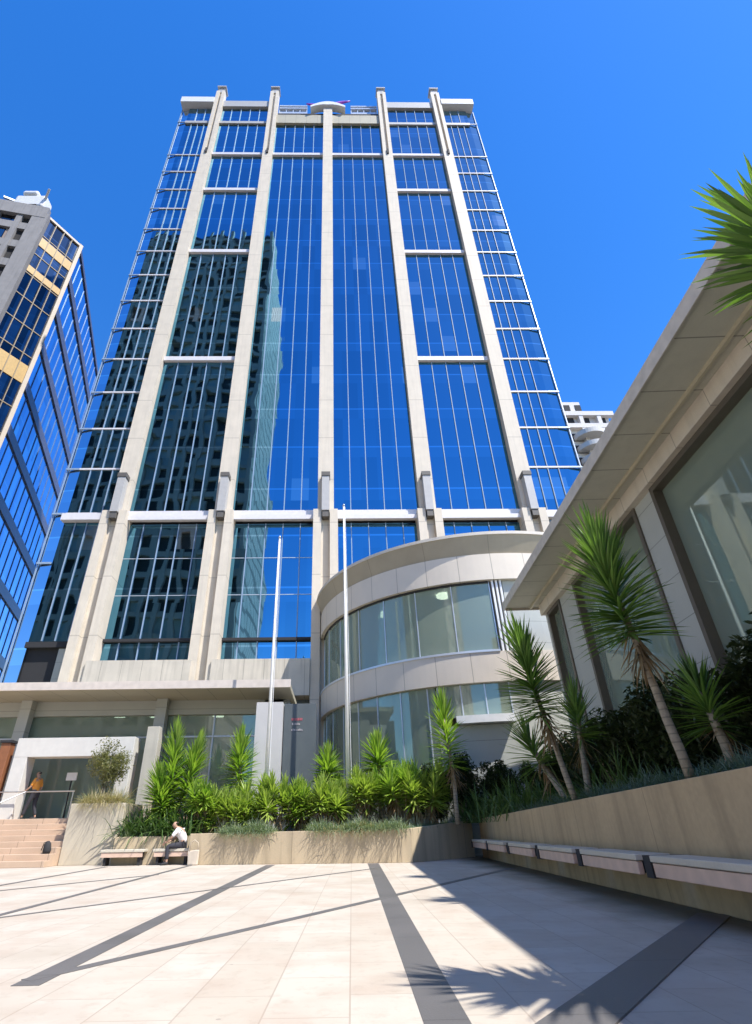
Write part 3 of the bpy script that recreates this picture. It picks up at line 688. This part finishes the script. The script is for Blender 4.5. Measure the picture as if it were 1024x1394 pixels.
Bx().prism([(4.3, -8), (7.54, -8), (7.54, 21), (7.54, 22.9), (4.3, 22.9)], 0, [1.54, 1.54, 1.15, 1.1, 1.08]).build('soil', M['soil'], rp)

# ------------------------------------------------------------------ benches
def bench(L):
    t = empty('bench', (0, 0, 0), -TH)
    T = RM
    MB(T).box(-.53, -.06, -L/2, L/2, .50, .572).build('seat', M['bench_top'], t, bevel=.012)
    MB(T).box(-.515, -.44, -L/2+.02, L/2-.02, .345, .492).build('front_board', M['wood'], t, bevel=.008)
    MB(T).box(-.525, .0, L/2+.01, L/2+.2, .33, .568).build('bracket', M['dark'], t)  # dark filler box that keeps the gap to the next bench black
    for s in (-1, 1): MB(T).box(-.42, .0, s*(L/2-.1)-.03, s*(L/2-.1)+.03, .36, .498).build('bracket', M['dark'], t)
    return t
spots = [(6.95, 2.2, 'nearest'), (9.5, 2.3, ''), (12.05, 2.3, ''), (14.75, 2.35, ''), (17.5, 2.3, ''), (20.15, 2.3, ''), (4.5, 2.3, '')]
lab = ['bench nearest the camera whose whole length shows against the tan planter wall', 'second bench from the camera end of the planter wall',
       'third bench from the camera end of the planter wall', 'fourth bench from the camera end of the planter wall',
       'fifth bench from the camera, next to last in the shaded row', 'farthest bench of the row, where the planter wall turns the corner',
       'bench cut by the right edge of the photo']
b0 = bench(2.14)
for i, (a, L, _) in enumerate(spots):
    o = b0 if i == 0 else copy_tree(b0)
    p = RM @ Vector((4.04, a, 0)); o.location = p
    tag(o, lab[i], 'bench', 'benches along the tan planter wall')
def small_bench(x0, x1, label):
    t = empty('bench', ((x0+x1)/2, 21.3, 0), 0, label, 'bench', 'small benches in front of the low planter')
    MB().box(x0, x1, 21.02, 21.48, .38, .46).build('seat', M['bench_top'], t, bevel=.01)
    MB().box(x0+.04, x1-.04, 21.04, 21.08, .24, .37).build('front_slat', M['wood'], t)
    for x in (x0+.12, x1-.2): MB().box(x, x+.08, 21.1, 21.46, 0, .378).build('leg', M['dark'], t)
small_bench(-7.95, -6.5, 'small empty bench beside the tall planter box')
small_bench(-6.2, -4.95, 'small bench with a person in a white shirt sitting on it')

# ------------------------------------------------------------------ flagpoles
for x, y, r, h, lab_ in ((-2.72, 22.4, .075, 13.0, 'shorter white flagpole, the left one of the pair, no flag'), (.40, 22.4, .082, 14.8, 'taller white flagpole in front of the round pavilion, no flag')):
    fp = empty('flagpole', (x, y, .8), label=lab_, cat='flagpole', group='flagpoles in the planter')
    MB().tube([(x, y, .8), (x, y, h*.55), (x, y, h)], [r, r*.85, r*.5], 16).build('pole', M['pole'], fp, smooth=True)
    MB().tube([(x, y, h+.001), (x, y, h+.08), (x, y, h+.16)], [r*.7, r*.8, r*.2], 12).build('finial', M['steel'], fp, smooth=True)
    MB().tube([(x+r+.05, y-.05, 1.9), (x+r+.03, y-.05, h*.5), (x+r*.5+.02, y-.03, h-.05)], .012, 5).build('halyard', M['white_metal'], fp)
    MB().tube([(x, y, .8), (x, y, .9)], [r*1.9, r*1.6], 16).build('base_plate', M['steel'], fp)

# ------------------------------------------------------------------ plants
def blade(mb, base, d, L, w, droop, rng, fold=.25):
    d = d.normalized(); side = d.cross(Vector((0, 0, 1)))
    side = Vector((1, 0, 0)) if side.length < .05 else side.normalized()
    up = side.cross(d)
    pts = []
    for t in (0, .35, .72, 1):
        pts.append(base + d*L*t - Vector((0, 0, 1)) * droop * L * t*t)
    ws = (w*.55, w, w*.7, 0)
    n = len(mb.v); vs = []
    for p, ww in zip(pts[:3], ws[:3]):
        vs += [p - side*ww/2 + up*ww*fold, p, p + side*ww/2 + up*ww*fold]
    vs.append(pts[3])
    fs = [(0,1,4,3),(1,2,5,4),(3,4,7,6),(4,5,8,7),(6,7,9),(7,8,9)]
    mb.v += [tuple(v) for v in vs]; mb.f += [tuple(i+n for i in f) for f in fs]
def head(mb, c, axis, length, nl, L, w, rng, down=.12, droop=.10):
    """rosette: leaves all along the top `length` of the stem, upright at the tip, spreading lower down"""
    axis = Vector(axis).normalized(); u = axis.cross(Vector((0, 1, .01))).normalized(); v = axis.cross(u)
    for i in range(nl):
        t = rng.random(); az = i * 2.39996 + rng.uniform(-.2, .2)
        el = (1.5 - (1.5 + down) * (t ** .8)) + rng.uniform(-.12, .12)      # t=0 tip, t=1 lowest leaves
        d = (u*math.cos(az) + v*math.sin(az)) * math.cos(el) + axis * math.sin(el)
        b = Vector(c) - axis * length * t
        blade(mb, b, d, L * rng.uniform(.75, 1.1) * (1 - .15*t), w * rng.uniform(.8, 1.15), droop * rng.uniform(.3, 1.4) * (.3+t), rng)
def yucca(base, stems, label, mat='yucca', cat='yucca', group=None, nl=110, L=.62, w=.05, seed=0, tr=.07, name='yucca'):
    rng = random.Random(seed); t = empty(name, base, 0, label, cat, group)
    for pts, length in stems:
        P = [Vector(base)] + [Vector(p) for p in pts]
        Q = [P[0]]
        for a, b in zip(P, P[1:]):
            for k in (1, 2, 3): Q.append(a.lerp(b, k/3) + Vector((rng.uniform(-.015, .015), rng.uniform(-.015, .015), 0)))
        rad = [tr * (1.25 - .55*i/(len(Q)-1)) for i in range(len(Q))]
        MB().tube(Q, rad, 8).build('trunk', M['bark'], t, smooth=True)
        mb = MB(); mb.raw = True; ax = P[-1] - P[-2]
        head(mb, P[-1], ax.normalized() + Vector((0,0,.5)), length, nl, L, w, rng)
        mb.build('crown', M[mat], t)
        if nl > 60:                                               # hanging dead leaves under the crown
            mb = MB(); mb.raw = True; axn = ax.normalized(); c0 = P[-1] - axn*length
            for i in range(int(nl*.16)):
                az = rng.uniform(0, 6.283); el = rng.uniform(-1.35, -.3)
                blade(mb, c0 - axn*rng.uniform(-.15, .35), Vector((math.cos(az)*math.cos(el), math.sin(az)*math.cos(el), math.sin(el))), L*rng.uniform(.35, .7), w*.7, rng.uniform(0, .4), rng)
            mb.build('dead_leaves', M['dead'], t)
    return t
def LA(l, a, z): return tuple(RM @ Vector((l, a, z)))
G1 = 'yuccas in the planters'
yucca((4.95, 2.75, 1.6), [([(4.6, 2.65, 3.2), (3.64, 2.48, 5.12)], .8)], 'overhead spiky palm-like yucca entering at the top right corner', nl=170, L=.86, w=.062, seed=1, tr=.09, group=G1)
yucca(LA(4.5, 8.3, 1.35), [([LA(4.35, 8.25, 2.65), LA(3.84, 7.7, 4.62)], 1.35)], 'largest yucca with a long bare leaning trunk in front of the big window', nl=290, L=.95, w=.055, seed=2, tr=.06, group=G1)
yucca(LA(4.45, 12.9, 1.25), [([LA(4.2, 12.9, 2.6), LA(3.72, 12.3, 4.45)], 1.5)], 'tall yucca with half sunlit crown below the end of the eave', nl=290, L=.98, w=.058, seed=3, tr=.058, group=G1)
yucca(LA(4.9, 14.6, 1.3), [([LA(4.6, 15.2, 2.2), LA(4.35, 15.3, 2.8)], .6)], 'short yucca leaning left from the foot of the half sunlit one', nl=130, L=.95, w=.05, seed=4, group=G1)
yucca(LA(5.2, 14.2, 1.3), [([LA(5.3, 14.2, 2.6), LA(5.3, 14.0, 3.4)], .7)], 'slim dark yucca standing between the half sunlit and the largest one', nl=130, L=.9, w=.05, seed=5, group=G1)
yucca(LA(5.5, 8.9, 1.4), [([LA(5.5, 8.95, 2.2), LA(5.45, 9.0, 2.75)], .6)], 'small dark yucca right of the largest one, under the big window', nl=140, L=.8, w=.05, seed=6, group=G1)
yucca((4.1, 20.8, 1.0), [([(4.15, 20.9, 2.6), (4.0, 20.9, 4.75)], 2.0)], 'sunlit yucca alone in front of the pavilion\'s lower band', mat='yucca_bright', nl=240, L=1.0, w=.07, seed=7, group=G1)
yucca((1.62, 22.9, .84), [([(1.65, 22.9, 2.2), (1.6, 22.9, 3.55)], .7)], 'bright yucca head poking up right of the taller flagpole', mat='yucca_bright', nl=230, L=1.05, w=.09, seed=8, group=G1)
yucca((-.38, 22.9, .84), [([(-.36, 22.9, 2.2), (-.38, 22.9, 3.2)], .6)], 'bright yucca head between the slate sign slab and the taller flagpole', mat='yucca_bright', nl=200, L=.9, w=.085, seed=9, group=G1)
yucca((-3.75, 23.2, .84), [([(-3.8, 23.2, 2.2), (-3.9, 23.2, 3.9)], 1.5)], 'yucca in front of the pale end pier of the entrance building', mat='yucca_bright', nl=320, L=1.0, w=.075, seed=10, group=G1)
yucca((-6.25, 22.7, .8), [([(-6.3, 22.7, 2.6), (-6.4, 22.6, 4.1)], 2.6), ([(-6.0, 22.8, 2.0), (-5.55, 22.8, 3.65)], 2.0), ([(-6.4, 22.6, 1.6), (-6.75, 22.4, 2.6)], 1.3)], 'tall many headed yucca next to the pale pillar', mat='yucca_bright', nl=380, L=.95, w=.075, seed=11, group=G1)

G2 = 'bright green strappy plants behind the long planter wall'
rg = random.Random(21)
low = [(-4.9, 22.2, 2.2), (-4.1, 21.9, 2.0), (-3.2, 22.3, 2.1), (-2.1, 21.9, 2.3), (-1.3, 22.2, 2.1), (-.55, 21.7, 2.3), (.1, 22.6, 2.3), (1.0, 22.0, 2.5), (1.75, 22.2, 2.55), (2.45, 21.7, 2.6), (3.1, 21.6, 2.5)]
ll = ['leftmost bright strappy plant, next to the many headed yucca', 'bright strappy plant second from the left in the sunny row', 'bright strappy plant just left of the shorter flagpole',
      'bright strappy plant just right of the shorter flagpole', 'bright strappy plant below the slate sign slab', 'bright strappy plant midway between the two flagpoles, close to the wall',
      'bright strappy plant right behind the taller flagpole', 'bright strappy plant just right of the taller flagpole', 'bright strappy plant with reddish stems below the lone yucca head',
      'bright strappy plant next to last at the shade end of the row', 'last bright strappy plant at the edge of the building shade']
for i, (x, y, z) in enumerate(low):
    stems = []
    for k in range(9):
        dx, dy = rg.uniform(-.65, .65), rg.uniform(-.5, .5); zz = z - .12 + rg.uniform(-.45, .15)
        stems.append(([(x+dx*.5, y+dy*.5, .9+(zz-.9)*.5), (x+dx, y+dy, zz)], rg.uniform(.4, .65)))
    yucca((x, y, .84), stems, ll[i], mat=('yucca_bright', 'yucca_lime', 'yucca_lime')[(i*2+i//3) % 3], cat='plant', group=G2, nl=80, L=rg.uniform(.56, .76), w=.075, seed=40+i, tr=.03, name='strappy_plant')

def leaves(mb, c, rad, n, size, rng, clumps=14, zmin=None):
    """leaf clumps spread through an ellipsoid, uneven outline"""
    cs = []
    for _ in range(clumps):
        d = Vector((rng.gauss(0,1), rng.gauss(0,1), rng.gauss(0,1))).normalized() * rng.uniform(.35, .88)
        cs.append((Vector((c[0]+d.x*rad[0], c[1]+d.y*rad[1], c[2]+d.z*rad[2])), rng.uniform(.25, .48)))
    for _ in range(n):
        q, s = rng.choice(cs)
        d = Vector((rng.gauss(0,1), rng.gauss(0,1), rng.gauss(0,1))).normalized() * (rng.random() ** .4) * s
        p = q + Vector((d.x*rad[0], d.y*rad[1], d.z*rad[2]))
        if zmin is not None and p.z < zmin: continue
        u = Vector((rng.gauss(0,1), rng.gauss(0,1), rng.gauss(0,.7))).normalized(); v = u.cross(Vector((rng.random(), rng.random(), 1))).normalized()
        sz = size * rng.uniform(.6, 1.3); k = len(mb.v)
        mb.v += [tuple(p - u*sz), tuple(p + v*sz*.38), tuple(p + u*sz), tuple(p - v*sz*.38)]; mb.f.append((k, k+1, k+2, k+3))
def shrub(base, rad, h, n, label, mat, seed, size=.06, group=None, name='shrub', clumps=16, trunk=True):
    rng = random.Random(seed); t = empty(name, base, 0, label, 'shrub', group)
    c = (base[0], base[1], base[2] + h - rad[2])
    tk = MB()
    for k in range(5):
        d = Vector((rng.uniform(-.5, .5)*rad[0], rng.uniform(-.5, .5)*rad[1], h - rad[2]*.9))
        tk.tube([base, Vector(base)+d*.5+Vector((rng.uniform(-.04,.04), 0, 0)), Vector(base)+d], [.03, .022, .01], 5)
    tk.build('stem', M['bark'], t)
    mb = MB(); mb.raw = True; leaves(mb, c, rad, n, size, rng, clumps, base[2]-.02)
    mb.build('foliage', M[mat], t)
    return t
shrub((-9.0, 23.0, 1.8), (.82, .7, .95), 2.5, 4200, 'round olive brown shrub in the tall planter box', 'leaf_olive', 60, .055, clumps=44)
G3 = 'dark shrubs along the foot of the stone building'
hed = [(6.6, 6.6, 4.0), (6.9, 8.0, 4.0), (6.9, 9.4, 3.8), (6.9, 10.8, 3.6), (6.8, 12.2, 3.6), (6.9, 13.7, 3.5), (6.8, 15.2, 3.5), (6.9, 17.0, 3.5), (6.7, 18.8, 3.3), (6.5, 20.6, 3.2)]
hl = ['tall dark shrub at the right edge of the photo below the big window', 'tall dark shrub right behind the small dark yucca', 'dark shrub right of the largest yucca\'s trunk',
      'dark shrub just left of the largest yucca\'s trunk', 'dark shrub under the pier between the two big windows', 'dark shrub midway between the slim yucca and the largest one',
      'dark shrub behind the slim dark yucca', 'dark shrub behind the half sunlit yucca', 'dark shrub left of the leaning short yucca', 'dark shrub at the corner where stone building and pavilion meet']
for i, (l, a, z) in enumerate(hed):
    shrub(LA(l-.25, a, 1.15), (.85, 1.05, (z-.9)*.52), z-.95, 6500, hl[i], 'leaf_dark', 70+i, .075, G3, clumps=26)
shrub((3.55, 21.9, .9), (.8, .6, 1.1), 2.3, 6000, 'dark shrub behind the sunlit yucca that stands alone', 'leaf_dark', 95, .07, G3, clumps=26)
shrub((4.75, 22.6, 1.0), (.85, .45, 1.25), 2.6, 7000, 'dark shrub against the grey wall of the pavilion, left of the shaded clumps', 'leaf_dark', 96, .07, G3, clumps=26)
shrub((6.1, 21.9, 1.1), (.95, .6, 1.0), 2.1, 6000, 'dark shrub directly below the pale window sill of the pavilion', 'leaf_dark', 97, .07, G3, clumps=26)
G4 = 'grey green strappy clumps in the shade'
ag = [((5.0, 18.6), 'grey green clump between the sunlit and the leaning short yucca'), ((4.95, 20.2), 'grey green clump near the planter corner, in shade'), ((5.9, 17.4), 'grey green clump behind the wall below the half sunlit yucca'),
      ((5.6, 21.9), 'farthest grey green clump, below the pavilion\'s bright window sill'), ((5.7, 12.8), 'grey green clump left of the largest yucca\'s trunk'), ((4.3, 22.4), 'grey green clump right of the sunny row\'s last plant')]
for i, ((l, a), lb_) in enumerate(ag):
    rng = random.Random(90+i); p = Vector(LA(l, a, 1.05)); t = empty('agapanthus_clump', p, 0, lb_, 'plant', G4)
    mb = MB(); mb.raw = True
    for k in range(260):
        b = p + Vector((rng.gauss(0,.5), rng.gauss(0,.5), 0)); az = rng.uniform(0, 6.283); el = rng.uniform(.6, 1.45)
        blade(mb, b, Vector((math.cos(az)*math.cos(el), math.sin(az)*math.cos(el), math.sin(el))), rng.uniform(.9, 2.0), .05, rng.uniform(.15, .6), rng)
    mb.build('leaf_clump', M['leaf_mid'], t)
G5 = 'green strappy clumps below the many headed yucca'
for i, (x, y, z, lb_) in enumerate(((-7.2, 22.3, .8, 'arching green clump next to the tall planter box'), (-6.4, 22.2, .8, 'arching green clump right behind the empty bench'), (-5.5, 22.1, .8, 'arching green clump behind the seated person'))):
    rng = random.Random(120+i); t = empty('strappy_clump', (x, y, z), 0, lb_, 'plant', G5); mb = MB(); mb.raw = True
    for k in range(260):
        b = Vector((x + rng.gauss(0,.33), y + rng.gauss(0,.25), z)); az = rng.uniform(0, 6.283); el = rng.uniform(.5, 1.4)
        blade(mb, b, Vector((math.cos(az)*math.cos(el), math.sin(az)*math.cos(el), math.sin(el))), rng.uniform(.8, 1.7), .05, rng.uniform(.2, .8), rng)
    mb.build('leaf_clump', M['leaf_mid'], t)
# low tufts along the wall tops: uncountable ground cover
def cover(name, path, n, mat, seed, hgt=.22, spread=.22, z=None):
    rng = random.Random(seed); mb = MB(); mb.raw = True
    tot = [(Vector(b)-Vector(a)).length for a, b in zip(path, path[1:])]
    for _ in range(n):
        s = rng.random() * sum(tot)
        for (a, b), L in zip(zip(path, path[1:]), tot):
            if s <= L: break
            s -= L
        p = Vector(a).lerp(Vector(b), min(1, s/L)) + Vector((rng.gauss(0, spread*.5), rng.gauss(0, spread), 0))
        tuft = .6 + .7 * abs(math.sin(p.x*3.1 + p.y*2.3) * math.sin(p.x*1.3 - p.y*3.7))
        az = rng.uniform(0, 6.283); el = rng.uniform(.3, 1.4)
        blade(mb, p, Vector((math.cos(az)*math.cos(el), math.sin(az)*math.cos(el), math.sin(el))), hgt*tuft*rng.uniform(.6, 1.3), .014, rng.uniform(.2, .9), rng)
    o = mb.build(name, M[mat]); o['kind'] = 'stuff'; return o
cover('ground_cover', [(-3.9, 20.8, .84), (-2.2, 20.6, .85)], 3600, 'fescue', 1, .52, .14)
cover('ground_cover', [(-.9, 20.5, .85), (2.1, 20.05, .88)], 6500, 'fescue', 2, .52, .16)
cover('ground_cover', [(-.6, 20.4, .85), (1.6, 20.1, .88)], 1500, 'straw', 3, .42, .12)
cover('ground_cover', [(2.5, 20.6, .88), (5.0, 23.8, 1.02)], 2500, 'fescue_b', 4, .3, .25)
cover('ground_cover', [LA(4.7, 2.5, 1.50), LA(4.7, 23, 1.08)], 20000, 'fescue_b', 5, .42, .22)
cover('ground_cover', [(-9.4, 22.3, 1.83), (-8.0, 22.3, 1.83)], 2200, 'straw', 6, .8, .12)
cover('ground_cover', [(-9.3, 22.7, 1.8), (-8.0, 22.7, 1.8)], 1500, 'fescue', 7, .8, .2)
cover('ground_cover', [(-7.5, 21.95, .77), (-5.1, 21.95, .77)], 2600, 'fescue', 8, .35, .12)

# ------------------------------------------------------------------ people
def skin_mesh(name, pts, edges, m, parent, lvl=2):
    """pts: name -> (x, y, z, radius); first is the root"""
    keys = list(pts); me = bpy.data.meshes.new(name)
    Mi = WM[parent.name].inverted()
    me.from_pydata([tuple(Mi @ Vector(pts[k][:3])) for k in keys], [(keys.index(a), keys.index(b)) for a, b in edges], [])
    o = bpy.data.objects.new(name, me); C.objects.link(o); o.parent = parent; WM[o.name] = WM[parent.name]
    sk = o.modifiers.new('skin', 'SKIN'); sk.use_smooth_shade = True
    for i, k in enumerate(keys):
        r = pts[k][3]; r = r if isinstance(r, tuple) else (r, r)
        me.skin_vertices[0].data[i].radius = r; me.skin_vertices[0].data[i].use_root = (i == 0)
    sb = o.modifiers.new('sub', 'SUBSURF'); sb.levels = lvl; sb.render_levels = lvl
    me.materials.append(m); return o
Msk = plain('skin', (.42, .25, .17), rough=.55); Mor = plain('orange_cloth', (.80, .33, .05), rough=.8); Mwh = plain('white_cloth', (.78, .74, .72), rough=.85)
Mtr = plain('dark_trousers', (.035, .035, .045), rough=.85); Mha = plain('dark_hair', (.03, .02, .015), rough=.6)
def person(root, J, shirt, trous, hairy, face):
    """J: joints in world space; one continuous body, clothes and hair as parts"""
    t = root; B = {}; E_ = []
    def a(k, p, r, fr=None):
        B[k] = (*p, r)
        if fr: E_.append((fr, k))
    a('pel', J['pel'], .12); a('bel', J['bel'], .125, 'pel'); a('che', J['che'], .14, 'bel'); a('nek', J['nek'], .055, 'che')
    hd = Vector(J['head']); f = Vector(face).normalized()
    a('chin', tuple(hd - Vector((0,0,.07)) + f*.015), .065, 'nek'); a('skl', tuple(hd + Vector((0,0,.035)) - f*.01), .098, 'chin'); a('top', tuple(hd + Vector((0,0,.10)) - f*.02), .06, 'skl')
    a('nose', tuple(hd + f*.098 - Vector((0,0,.01))), .016, 'skl')
    for s in 'LR':
        a('sh'+s, J['sh'+s], .062, 'che'); a('el'+s, J['el'+s], .042, 'sh'+s); a('wr'+s, J['wr'+s], .028, 'el'+s)
        w = Vector(J['wr'+s]); d = (w - Vector(J['el'+s])).normalized(); side = d.cross(f).normalized() if abs(d.dot(f)) < .95 else d.cross(Vector((0,0,1))).normalized()
        a('pa'+s, tuple(w + d*.07), (.034, .018), 'wr'+s)
        for k in range(4):
            b = w + d*.10 + side*(k-1.5)*.019; L = (.07, .08, .075, .058)[k]
            a(f'f{k}a'+s, tuple(b), .009, 'pa'+s); a(f'f{k}b'+s, tuple(b + d*L*.6 + f*.012), .008, f'f{k}a'+s); a(f'f{k}c'+s, tuple(b + d*L*.95 + f*.032), .007, f'f{k}b'+s)
        a('tha'+s, tuple(w + d*.045 + side*.038), .011, 'pa'+s); a('thb'+s, tuple(w + d*.085 + side*.055 + f*.015), .008, 'tha'+s)
        a('hi'+s, J['hi'+s], .095, 'pel'); a('kn'+s, J['kn'+s], .06, 'hi'+s); a('an'+s, J['an'+s], .04, 'kn'+s)
        ft = Vector(J.get('ft'+s, f)); a('he'+s, tuple(Vector(J['an'+s]) + Vector((0,0,-.05))), .036, 'an'+s); a('to'+s, tuple(Vector(J['an'+s]) + ft*.19 + Vector((0,0,-.055))), .032, 'he'+s)
    skin_mesh('body', B, E_, Msk, t, 1)
    S = {k: (*B[k][:3], r) for k, r in (('bel', .15), ('che', .165), ('pel', .145))}
    S = {'che': S['che'], 'bel': S['bel'], 'pel': S['pel']}
    e = [('che','bel'), ('bel','pel')]
    for s in 'LR':
        S['sh'+s] = (*B['sh'+s][:3], .085); p = Vector(B['sh'+s][:3]).lerp(Vector(B['el'+s][:3]), .95); S['sl'+s] = (*p, .062); e += [('che','sh'+s), ('sh'+s,'sl'+s)]
    skin_mesh('shirt', S, e, shirt, t)
    S = {'pel': (*(Vector(B['pel'][:3]) - Vector((0,0,.02))), .135)}; e = []
    for s in 'LR':
        S['hi'+s] = (*B['hi'+s][:3], .115); S['kn'+s] = (*B['kn'+s][:3], .08); p = Vector(B['kn'+s][:3]).lerp(Vector(B['an'+s][:3]), .93); S['cu'+s] = (*p, .066)
        e += [('pel','hi'+s), ('hi'+s,'kn'+s), ('kn'+s,'cu'+s)]
    skin_mesh('trousers', S, e, trous, t)
    skin_mesh('hair', {'a': (*(hd + Vector((0,0,.075)) - f*.03), .095), 'b': (*(hd + Vector((0,0,.0)) - f*.065), .07)}, [('a','b')], hairy, t)
    for s in 'LR':
        MB().tube([Vector(J['an'+s]) + Vector((0,0,-.055)) - Vector(J.get('ft'+s, f))*.05, Vector(J['an'+s]) + Vector((0,0,-.05)) + Vector(J.get('ft'+s, f))*.2], [.048, .042], 10).build('shoe', M['dark'], t, smooth=True)
# standing person in orange, walking left across the landing (about 1.8 m)
ox, oy, oz = -12.62, 25.0, 1.46
p1 = empty('person', (ox, oy, oz), 0, 'person in an orange shirt and dark trousers standing inside the white portal', 'person')
person(p1, dict(pel=(ox, oy, oz+.98), bel=(ox-.03, oy, oz+1.14), che=(ox-.02, oy, oz+1.36), nek=(ox-.01, oy, oz+1.54), head=(ox-.03, oy-.02, oz+1.67),
    shL=(ox-.02, oy-.19, oz+1.46), elL=(ox-.12, oy-.25, oz+1.18), wrL=(ox-.32, oy-.24, oz+1.02), shR=(ox+.02, oy+.19, oz+1.46), elR=(ox+.08, oy+.26, oz+1.17), wrR=(ox-.05, oy+.28, oz+.93),
    hiL=(ox-.01, oy-.1, oz+.94), knL=(ox-.16, oy-.1, oz+.53), anL=(ox-.26, oy-.1, oz+.11), hiR=(ox+.01, oy+.1, oz+.94), knR=(ox+.04, oy+.11, oz+.51), anR=(ox+.18, oy+.11, oz+.11)), Mor, Mtr, Mha, (-1, -.15, 0))
# seated person in white, bent forward
sx_, sy_ = -5.25, 21.22
p2 = empty('person', (sx_, sy_, 0), 0, 'person in a white shirt and dark trousers sitting bent forward on the small bench', 'person')
person(p2, dict(pel=(sx_, sy_, .58), bel=(sx_-.04, sy_-.02, .74), che=(sx_-.14, sy_-.06, .93), nek=(sx_-.24, sy_-.09, 1.07), head=(sx_-.33, sy_-.13, 1.15),
    shL=(sx_-.20, sy_-.25, .99), elL=(sx_-.35, sy_-.32, .78), wrL=(sx_-.52, sy_-.22, .66), shR=(sx_-.12, sy_+.14, .99), elR=(sx_-.32, sy_+.12, .76), wrR=(sx_-.5, sy_-.02, .66),
    hiL=(sx_-.05, sy_-.11, .55), knL=(sx_-.47, sy_-.24, .53), anL=(sx_-.43, sy_-.27, .11), hiR=(sx_-.03, sy_+.08, .55), knR=(sx_-.46, sy_-.02, .53), anR=(sx_-.56, sy_-.05, .11)), Mwh, Mtr, Mha, (-1, -.5, -.25))
# carrier bag and dry grass next to the seated person
bg = empty('tote_bag', (-4.72, 20.6, 0), 0, 'beige cloth tote bag on the paving at the wall corner beside the seated person', 'bag')
MB().add([(-4.88,20.5,0),(-4.56,20.5,0),(-4.56,20.66,0),(-4.88,20.66,0),(-4.92,20.52,.4),(-4.54,20.5,.44),(-4.55,20.62,.42),(-4.9,20.64,.38)], [(0,3,2,1),(4,5,6,7),(0,1,5,4),(1,2,6,5),(2,3,7,6),(3,0,4,7)]).build('bag_body', plain('tote_cloth', (.60, .52, .42), rough=.9, var=.15), bg, bevel=.03)
MB().tube([(-4.85,20.52,.4), (-4.84,20.53,.62), (-4.72,20.53,.70), (-4.60,20.52,.62), (-4.58,20.52,.43)], .014, 6).build('handle', plain('tote_strap', (.55, .47, .36), rough=.9), bg, smooth=True)
# dark bags on the steps
for (x, y, z, s, l) in ((-9.98, 21.55, .365, .85, 'black rucksack standing on the lower steps against the planter box'),):
    t = empty('rucksack', (x, y, z), 0, l, 'bag')
    MB().tube([(x, y, z), (x, y, z+.12*s), (x-.02, y, z+.34*s), (x-.03, y, z+.44*s)], [.13*s, .16*s, .13*s, .05*s], 12).build('bag_body', M['dark'], t, smooth=True)
    MB().tube([(x-.03, y-.05, z+.42*s), (x-.12*s, y-.1, z+.38*s), (x-.17*s, y-.1, z+.12*s)], .018*s, 6).build('strap', M['dark'], t, smooth=True)
